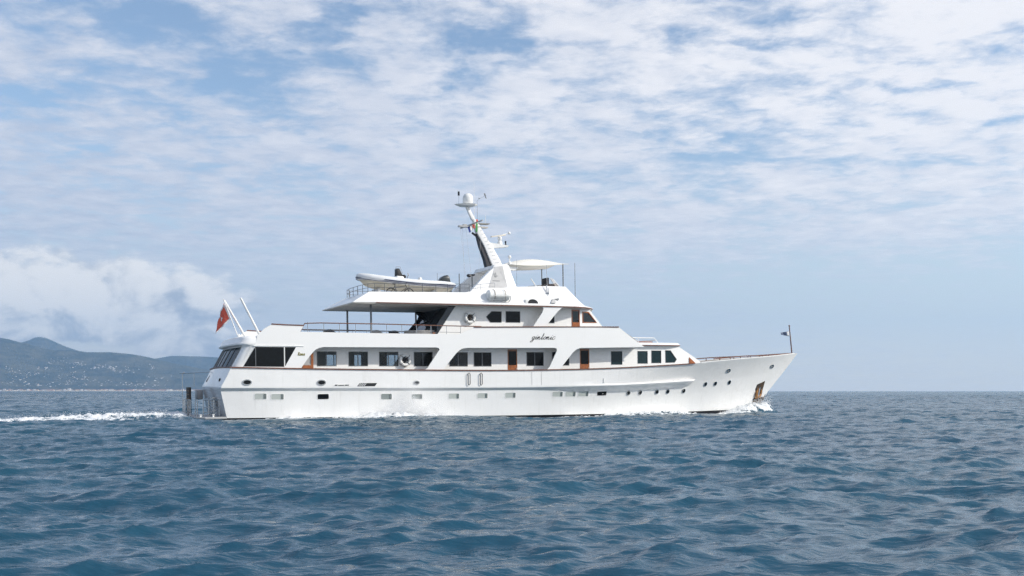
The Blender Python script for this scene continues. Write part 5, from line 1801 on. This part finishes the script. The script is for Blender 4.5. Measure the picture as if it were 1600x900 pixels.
t.l.new(t.mix(t.step(cn, 0.3, 0.7), (0.012, 0.060, 0.103), (0.015, 0.072, 0.114)), b.inputs['Base Color'])
b.inputs['Roughness'].default_value = 0.10
b.inputs['IOR'].default_value = 1.333
fb = t.node('ShaderNodeBsdfPrincipled')
fb.inputs['Base Color'].default_value = (0.82, 0.84, 0.85, 1)
fb.inputs['Roughness'].default_value = 0.7
fn = t.noise(pos, 7.0, 6, 0.68, 2.1, 0.5)
fn2 = t.noise(pos, 2.0, 4, 0.6)
bf = t.node('ShaderNodeBump', {'Height': fn, 'Strength': 0.8, 'Distance': 0.10})
t.l.new(bf.outputs[0], fb.inputs['Normal'])
fm = t.m('ADD', t.m('MULTIPLY', fa, 1.25), t.m('ADD', t.m('MULTIPLY', t.m('SUBTRACT', fn, 0.5), 1.5), t.m('MULTIPLY', t.m('SUBTRACT', fn2, 0.5), 0.9)))
fm = t.m('MULTIPLY', t.step(fm, 0.42, 0.80), t.step(fa, 0.02, 0.16))
mx = t.node('ShaderNodeMixShader', {0: fm, 1: b.outputs[0], 2: fb.outputs[0]})
t.l.new(mx.outputs[0], t.n['Material Output'].inputs[0])
me.materials.append(mt)

# ------------------------------------------------------------------ spray thrown up along the hull and at the stem
mt = bpy.data.materials.new('spray_droplets'); mt.use_nodes = True
t = NT(mt.node_tree); t.n.clear()
df = t.node('ShaderNodeBsdfDiffuse', {0: (0.88, 0.89, 0.9, 1)}); tl = t.node('ShaderNodeBsdfTranslucent', {0: (0.88, 0.89, 0.9, 1)})
t.node('ShaderNodeOutputMaterial', {0: t.node('ShaderNodeMixShader', {0: 0.5, 1: df.outputs[0], 2: tl.outputs[0]}).outputs[0]})
M['spray'] = mt


def spray(name, pts, sizes):
    tet = np.array([(1, 1, 1), (1, -1, -1), (-1, 1, -1), (-1, -1, 1)], float)
    n_ = len(pts)
    vs = (pts[:, None, :] + tet[None] * sizes[:, None, None]).reshape(-1, 3)
    f0 = np.array([(0, 1, 2), (0, 3, 1), (0, 2, 3), (1, 3, 2)])
    fs = (f0[None] + (np.arange(n_) * 4)[:, None, None]).reshape(-1, 3)
    m_ = bpy.data.meshes.new(name)
    m_.from_pydata(vs.tolist(), [], fs.tolist())
    m_.materials.append(M['spray'])
    o = bpy.data.objects.new(name, m_)
    o.matrix_world = BOAT
    COL.objects.link(o)
    return tag(o, kind='stuff')


rng = np.random.RandomState(3)
N1 = 10000
pl = rng.choice(5, N1, p=[0.30, 0.22, 0.16, 0.16, 0.16])
cxs = np.array([11.2, 12.0, 9.6, 8.6, 10.6])[pl]; hts = np.array([1.7, 1.0, 0.8, 0.5, 1.2])[pl]; wds = np.array([0.40, 0.85, 0.9, 1.0, 0.9])[pl]; ln_ = np.array([-0.15, 0.3, -0.35, -0.5, 0.0])[pl]
hgt = hts * rng.rand(N1) ** 1.7
px_ = cxs + rng.randn(N1) * wds * (0.95 - 0.45 * hgt / hts) + ln_ * hgt
py_ = -3.62 - np.abs(rng.randn(N1)) * 0.40 - 0.12 * (1 - hgt / 2)
pz_ = -0.15 - 0.014 * px_ + hgt + 0.12 * np.sin(px_ * 3.1) * hgt
spray('side_spray', np.stack([px_, py_, pz_], -1), 0.005 + 0.009 * rng.rand(N1) ** 3)


def mist(name, x0, x1, y0, y1, z0, z1, plumes, dens):
    """a body of fine spray: patchy white vapour, thick at the water and thinning upward"""
    mb = MB(); mb.box(x0, x1, y0, y1, z0, z1)
    o = mb.build(name, bpy.data.materials.new(name), None)
    o.matrix_world = BOAT
    tag(o, kind='stuff')
    t = NT(_use(o.data.materials[0])); t.n.clear()
    tcn = t.node('ShaderNodeTexCoord')
    sp = t.node('ShaderNodeSeparateXYZ', {0: tcn.outputs['Object']})
    mp = t.node('ShaderNodeMapping', {0: tcn.outputs['Object'], 3: (1.0, 1.0, 0.7)})
    nz = t.noise(mp.outputs[0], 2.4, 6, 0.65, 2.1, 0.4)
    acc = 0.0
    for (cx, wx, hz_) in plumes:
        a = t.m('DIVIDE', t.m('SUBTRACT', sp.outputs[0], cx), wx)
        zr_ = t.m('DIVIDE', t.m('MAXIMUM', t.m('SUBTRACT', sp.outputs[2], z0 + 0.1), 0.0), hz_)
        q = t.m('ADD', t.m('MULTIPLY', a, a), t.m('MULTIPLY', zr_, zr_))
        acc = t.m('ADD', t.m('EXPONENT', t.m('MULTIPLY', q, -1.3)), acc)
    yy_ = t.m('DIVIDE', t.m('SUBTRACT', sp.outputs[1], (y0 + y1) / 2), (y1 - y0) / 2)
    edge = t.m('SUBTRACT', 1.0, t.step(t.m('ABSOLUTE', yy_), 0.4, 1.0))
    d_ = t.m('MULTIPLY', t.m('MULTIPLY', acc, edge), t.m('MULTIPLY', t.step(nz, 0.40, 0.72), dens))
    pv = t.node('ShaderNodeVolumePrincipled', {'Density': d_})
    pv.inputs['Color'].default_value = (0.995, 0.995, 0.995, 1)
    pv.inputs['Anisotropy'].default_value = 0.0
    t.node('ShaderNodeOutputMaterial', {1: pv.outputs[0]})


def _use(m_):
    m_.use_nodes = True
    return m_.node_tree


mist('side_mist', 6.0, 15.5, -4.7, -3.50, -0.45, 2.2, ((11.2, 0.5, 1.9), (12.2, 1.1, 1.1), (9.9, 1.0, 1.0), (8.4, 1.2, 0.55), (10.8, 1.6, 0.9), (13.6, 0.8, 0.5)), 2.6)
N2 = 9000
s2 = rng.rand(N2) ** 0.7
px_ = 41.3 - 5.0 * (1 - s2) + rng.randn(N2) * 0.25
hb = np.array([hull_y(min(x, 40.5), 0.0) for x in px_])
hgt = np.abs(rng.randn(N2)) * 0.36 * (0.25 + s2)
py_ = -hb - 0.10 - np.abs(rng.randn(N2)) * (0.25 + 0.5 * (1 - s2)) - 0.2 * hgt
pz_ = -0.50 + hgt + 0.35 * s2 - 0.0
spray('bow_spray', np.stack([px_, py_, pz_], -1), 0.005 + 0.014 * rng.rand(N2) ** 3)
N3 = 5000
px_ = -3.0 - rng.exponential(4.0, N3)
py_ = 0.5 + rng.randn(N3) * 1.8
pz_ = 0.35 * np.exp(px_ / 9) + np.abs(rng.randn(N3)) * 0.14 - 0.014 * px_ * 0 + 0.05
spray('wake_spray', np.stack([px_, py_, pz_], -1), 0.005 + 0.012 * rng.rand(N3) ** 3)

# ------------------------------------------------------------------ far coast
def vnoise(x, y, seed, oct_=5, lac=2.03, gain=0.5):
    """ridged value-noise from random plane waves"""
    rg = np.random.RandomState(seed)
    out = np.zeros_like(x, dtype=float); amp = 1.0; fq = 1.0
    for o in range(oct_):
        acc = 0
        for k in range(7):
            th = rg.rand() * 2 * np.pi; ph = rg.rand() * 2 * np.pi; f_ = fq * (0.7 + 0.6 * rg.rand())
            acc = acc + np.sin((x * math.cos(th) + y * math.sin(th)) * f_ + ph)
        out += amp * acc / 4.0
        amp *= gain; fq *= lac
    return out


def ridge_mesh(name, prof, y0, y1, yb, seed, rough, x_lo, x_hi, mat, nx=260, ny=70):
    px_ = np.array([p[0] for p in prof], float); pz_ = np.array([p[1] for p in prof], float)   # bearing (x/y) and rise (z/y) of the skyline

    def height(x, y):
        bear = x / y1
        crest = np.interp(x / np.maximum(y, y1 * 0.6), px_, pz_) * y1
        tt = np.clip((y - y0) / (y1 - y0), 0, 1)
        rise = 0.10 * np.clip(tt / 0.15, 0, 1) * 0.4 + 0.96 * tt ** 1.15
        back = np.clip(1 - (y - y1) / (yb - y1), 0, 1)
        nz = vnoise(x / 420.0, y / 420.0, seed)
        gully = np.abs(vnoise(x / 900.0, y / 1500.0, seed + 1, 3))
        env = np.sin(np.pi * np.clip(tt, 0, 1)) * 0.9 + 0.10
        h = crest * rise * np.where(y > y1, back ** 0.8, 1) - env * crest * 0.34 * gully * (y <= y1) + rough * nz * np.minimum(tt * 4, 1) * (crest > 20)
        lim = np.interp(x / y, px_, pz_) * y * 0.985          # never above the skyline nearer in
        h = np.where((y < y1 * 0.97), np.minimum(h, lim), h)
        return np.where(crest < 4, -8, h) - 2.0 * (tt <= 0)
    gx = np.linspace(x_lo, x_hi, nx); gy = np.concatenate([np.linspace(y0 - 30, y1, ny), np.linspace(y1, yb, 14)[1:]])
    Xg, Yg = np.meshgrid(gx, gy, indexing='ij')
    Zg = height(Xg, Yg)
    vs = np.stack([Xg, Yg, Zg], -1).reshape(-1, 3)
    n2_ = len(gy)
    i2 = (np.arange(nx - 1)[:, None] * n2_ + np.arange(n2_ - 1)[None, :])
    fs = np.stack([i2, i2 + n2_, i2 + n2_ + 1, i2 + 1], -1).reshape(-1, 4)
    m_ = bpy.data.meshes.new(name); m_.from_pydata(vs.tolist(), [], fs.tolist())
    for p in m_.polygons:
        p.use_smooth = True
    m_.materials.append(mat)
    o = bpy.data.objects.new(name, m_); COL.objects.link(o)
    tag(o, kind='structure')
    return height


mt = bpy.data.materials.new('wooded_hillside'); mt.use_nodes = True
t = NT(mt.node_tree); b = t.n['Principled BSDF']
geo = t.node('ShaderNodeNewGeometry')
na = t.noise(geo.outputs['Position'], 0.006, 7, 0.65)
nb = t.noise(geo.outputs['Position'], 0.03, 5, 0.65)
c_ = t.mix(t.step(na, 0.35, 0.68), (0.020, 0.034, 0.020), (0.13, 0.12, 0.07))
c_ = t.mix(t.m('MULTIPLY', t.step(nb, 0.60, 0.72), 0.5), c_, (0.13, 0.115, 0.085))
t.l.new(c_, b.inputs['Base Color'])
b.inputs['Roughness'].default_value = 0.95
b.inputs['Specular IOR Level'].default_value = 0.1
bm_ = t.node('ShaderNodeBump', {'Height': nb, 'Strength': 1.0, 'Distance': 45.0})
t.l.new(bm_.outputs[0], b.inputs['Normal'])
M['hill'] = mt
f_ = lambda l: [((x - 800) / 1650, max(0, (611 - y)) / 1650) for x, y in l]
main_prof = f_([(-260, 540), (-120, 520), (-40, 531), (0, 527.7), (15, 530), (32, 534), (44, 535), (61, 541), (81, 545), (105, 544), (120, 545.5), (137, 548), (171, 548), (208, 552), (232, 557), (257, 563.5), (293, 571), (323, 577), (380, 584), (430, 596), (470, 606), (500, 611), (560, 620)])
far_prof = f_([(-100, 545), (20, 540), (44, 532.5), (54, 527.7), (62, 526.5), (73, 528), (90, 535), (105, 541), (150, 556), (200, 566), (249, 559), (266, 556), (293, 557), (318, 558), (340, 559.5), (400, 575), (460, 592), (500, 604), (540, 611), (600, 620)])
HY = ridge_mesh('hills', main_prof, 7000.0, 8700.0, 9300.0, 21, 9.0, -6400.0, -1000.0, M['hill'])
ridge_mesh('mountains', far_prof, 10650.0, 11100.0, 11400.0, 33, 10.0, -7600.0, -1900.0, M['hill'], 200, 40)

# village: pale houses on the slopes and a row of blocks along the shore
wallc = [principled('pale_house_wall_' + n_, c_, 0.85, var=0.1, vscale=0.2) for n_, c_ in (('white', (0.78, 0.75, 0.70)), ('cream', (0.72, 0.62, 0.48)), ('rose', (0.66, 0.46, 0.36)))]
roofm = principled('terracotta_roof', (0.34, 0.15, 0.09), 0.9, var=0.2, vscale=0.3)


def house_mesh(name, wx, wy, h, pitch, wall, flat=False):
    mb = MB(); mb.box(-wx / 2, wx / 2, -wy / 2, wy / 2, -6, h)
    bmw = mb.bm
    bmesh.ops.recalc_face_normals(bmw, faces=bmw.faces)
    m_ = bpy.data.meshes.new(name); bmw.to_mesh(m_); bmw.free(); m_.materials.append(wall)
    mr = bpy.data.meshes.new('roof'); rb_ = bmesh.new()
    e = 0.6
    pts = [(-wx / 2 - e, -wy / 2 - e, h + 0.05), (wx / 2 + e, -wy / 2 - e, h + 0.05), (wx / 2 + e, wy / 2 + e, h + 0.05), (-wx / 2 - e, wy / 2 + e, h + 0.05)]
    v_ = [rb_.verts.new(p) for p in pts]
    r0 = rb_.verts.new((-wx / 2 + (wy / 2), 0, h + pitch)); r1 = rb_.verts.new((wx / 2 - (wy / 2 if wx > wy * 1.1 else 0), 0, h + pitch))
    for fc in ((v_[0], v_[1], r1, r0), (v_[1], v_[2], r1), (v_[2], v_[3], r0, r1), (v_[3], v_[0], r0), (v_[3], v_[2], v_[1], v_[0])):
        rb_.faces.new(fc)
    bmesh.ops.recalc_face_normals(rb_, faces=rb_.faces)
    rb_.to_mesh(mr); rb_.free(); mr.materials.append(roofm)
    return m_, mr


protos = [house_mesh('hill_house', 17, 11, 8, 2.6, wallc[0]), house_mesh('hill_house', 22, 13, 9, 3.0, wallc[0]), house_mesh('hill_house', 14, 11, 10, 2.6, wallc[1]), house_mesh('hill_house', 28, 14, 11, 3.0, wallc[0])]
sproto = [house_mesh('shore_building', 34, 15, 15, 3.0, wallc[0]), house_mesh('shore_building', 26, 14, 12, 3.0, wallc[1]), house_mesh('shore_building', 48, 16, 13, 3.2, wallc[2]), house_mesh('shore_building', 24, 14, 24, 1.5, wallc[0])]


def put_house(pr, x, y, z, rz, s_, name, label, group, cat):
    o = bpy.data.objects.new(name, pr[0]); COL.objects.link(o)
    o.location = (x, y, z); o.rotation_euler = (0, 0, rz); o.scale = (s_, s_, s_)
    tag(o, label, cat, group)
    r_ = bpy.data.objects.new('roof', pr[1]); COL.objects.link(r_); r_.parent = o


rg = random.Random(9)
clusters = [(85, 566, 14, 4, 16), (76, 576, 16, 4, 14), (124, 569, 10, 3, 18), (150, 574, 26, 4, 26), (172, 576, 12, 3, 14), (48, 586, 22, 5, 18), (110, 590, 24, 5, 22), (133, 590, 3, 8, 12), (16, 580, 14, 5, 14), (200, 582, 20, 5, 18), (235, 575, 10, 4, 8),
            (250, 590, 22, 5, 14), (30, 598, 28, 3, 16), (165, 598, 30, 3, 18), (225, 600, 26, 3, 12), (90, 602, 60, 2.2, 30), (240, 603, 50, 2.0, 16), (52, 562, 3, 1.5, 2), (-60, 585, 40, 10, 14)]
for (cx, cy, sx, sy, n_) in clusters:
    for k in range(n_):
        px_ = cx + rg.gauss(0, 1) * sx * 0.7; py_ = cy + rg.gauss(0, 1) * sy * 0.75
        bear = (px_ - 800) / 1650; slope = (611 - py_) / 1650
        yy = np.linspace(7060, 8800, 200)
        zz = HY(bear * yy, yy)
        hit = np.where(zz >= slope * yy + 1.6)[0]
        if len(hit) == 0 or py_ > 606:
            continue
        y = float(yy[hit[0]]); x = bear * y; z = float(HY(np.array([x]), np.array([y]))[0])
        put_house(rg.choice(protos), x, y, z, rg.uniform(-0.5, 0.5), 0.24 + 0.30 * rg.random() ** 1.8, 'hill_house', 'small pale house among the trees on the far hillside', 'pale houses on the far hillside', 'house')
x = -260.0
k = 0
while x < 345:
    bear = (x - 800) / 1650
    y = 7020 + rg.uniform(0, 35)
    pr = sproto[rg.choice((0, 0, 1, 1, 2, 2, 3))]
    put_house(pr, bear * y, y, 1.0, rg.uniform(-0.08, 0.08), rg.uniform(0.45, 0.85), 'shore_building', 'pale building in the long row along the far shoreline', 'buildings along the far shore', 'building')
    x += rg.uniform(1.6, 4.2)
# beach strip under the buildings
mb = MB()
xs_ = np.linspace(-7000, -1350, 60)
mb.loft([[(x, 6985, -0.5) for x in xs_], [(x, 7000, 1.2) for x in xs_], [(x, 7040, 3.0) for x in xs_]], closed=False)
sand = mb.build('beach', principled('pale_sand', (0.52, 0.46, 0.37), 0.9, var=0.2, vscale=0.02), None)
tag(sand, kind='structure')

# ------------------------------------------------------------------ haze: one closed box of thin air round everything
mb = MB(); mb.box(-11500, 11500, -2500, 11500, -12, 780)
hz = mb.build('haze', bpy.data.materials.new('thin_air'), None)
tag(hz, kind='stuff')
hm = hz.data.materials[0]; hm.use_nodes = True
t = NT(hm.node_tree); t.n.clear()
pv = t.node('ShaderNodeVolumePrincipled')
pv.inputs['Color'].default_value = (0.44, 0.67, 0.95, 1)
pv.inputs['Density'].default_value = 7.8e-5
pv.inputs['Anisotropy'].default_value = 0.2
t.node('ShaderNodeOutputMaterial', {1: pv.outputs[0]})
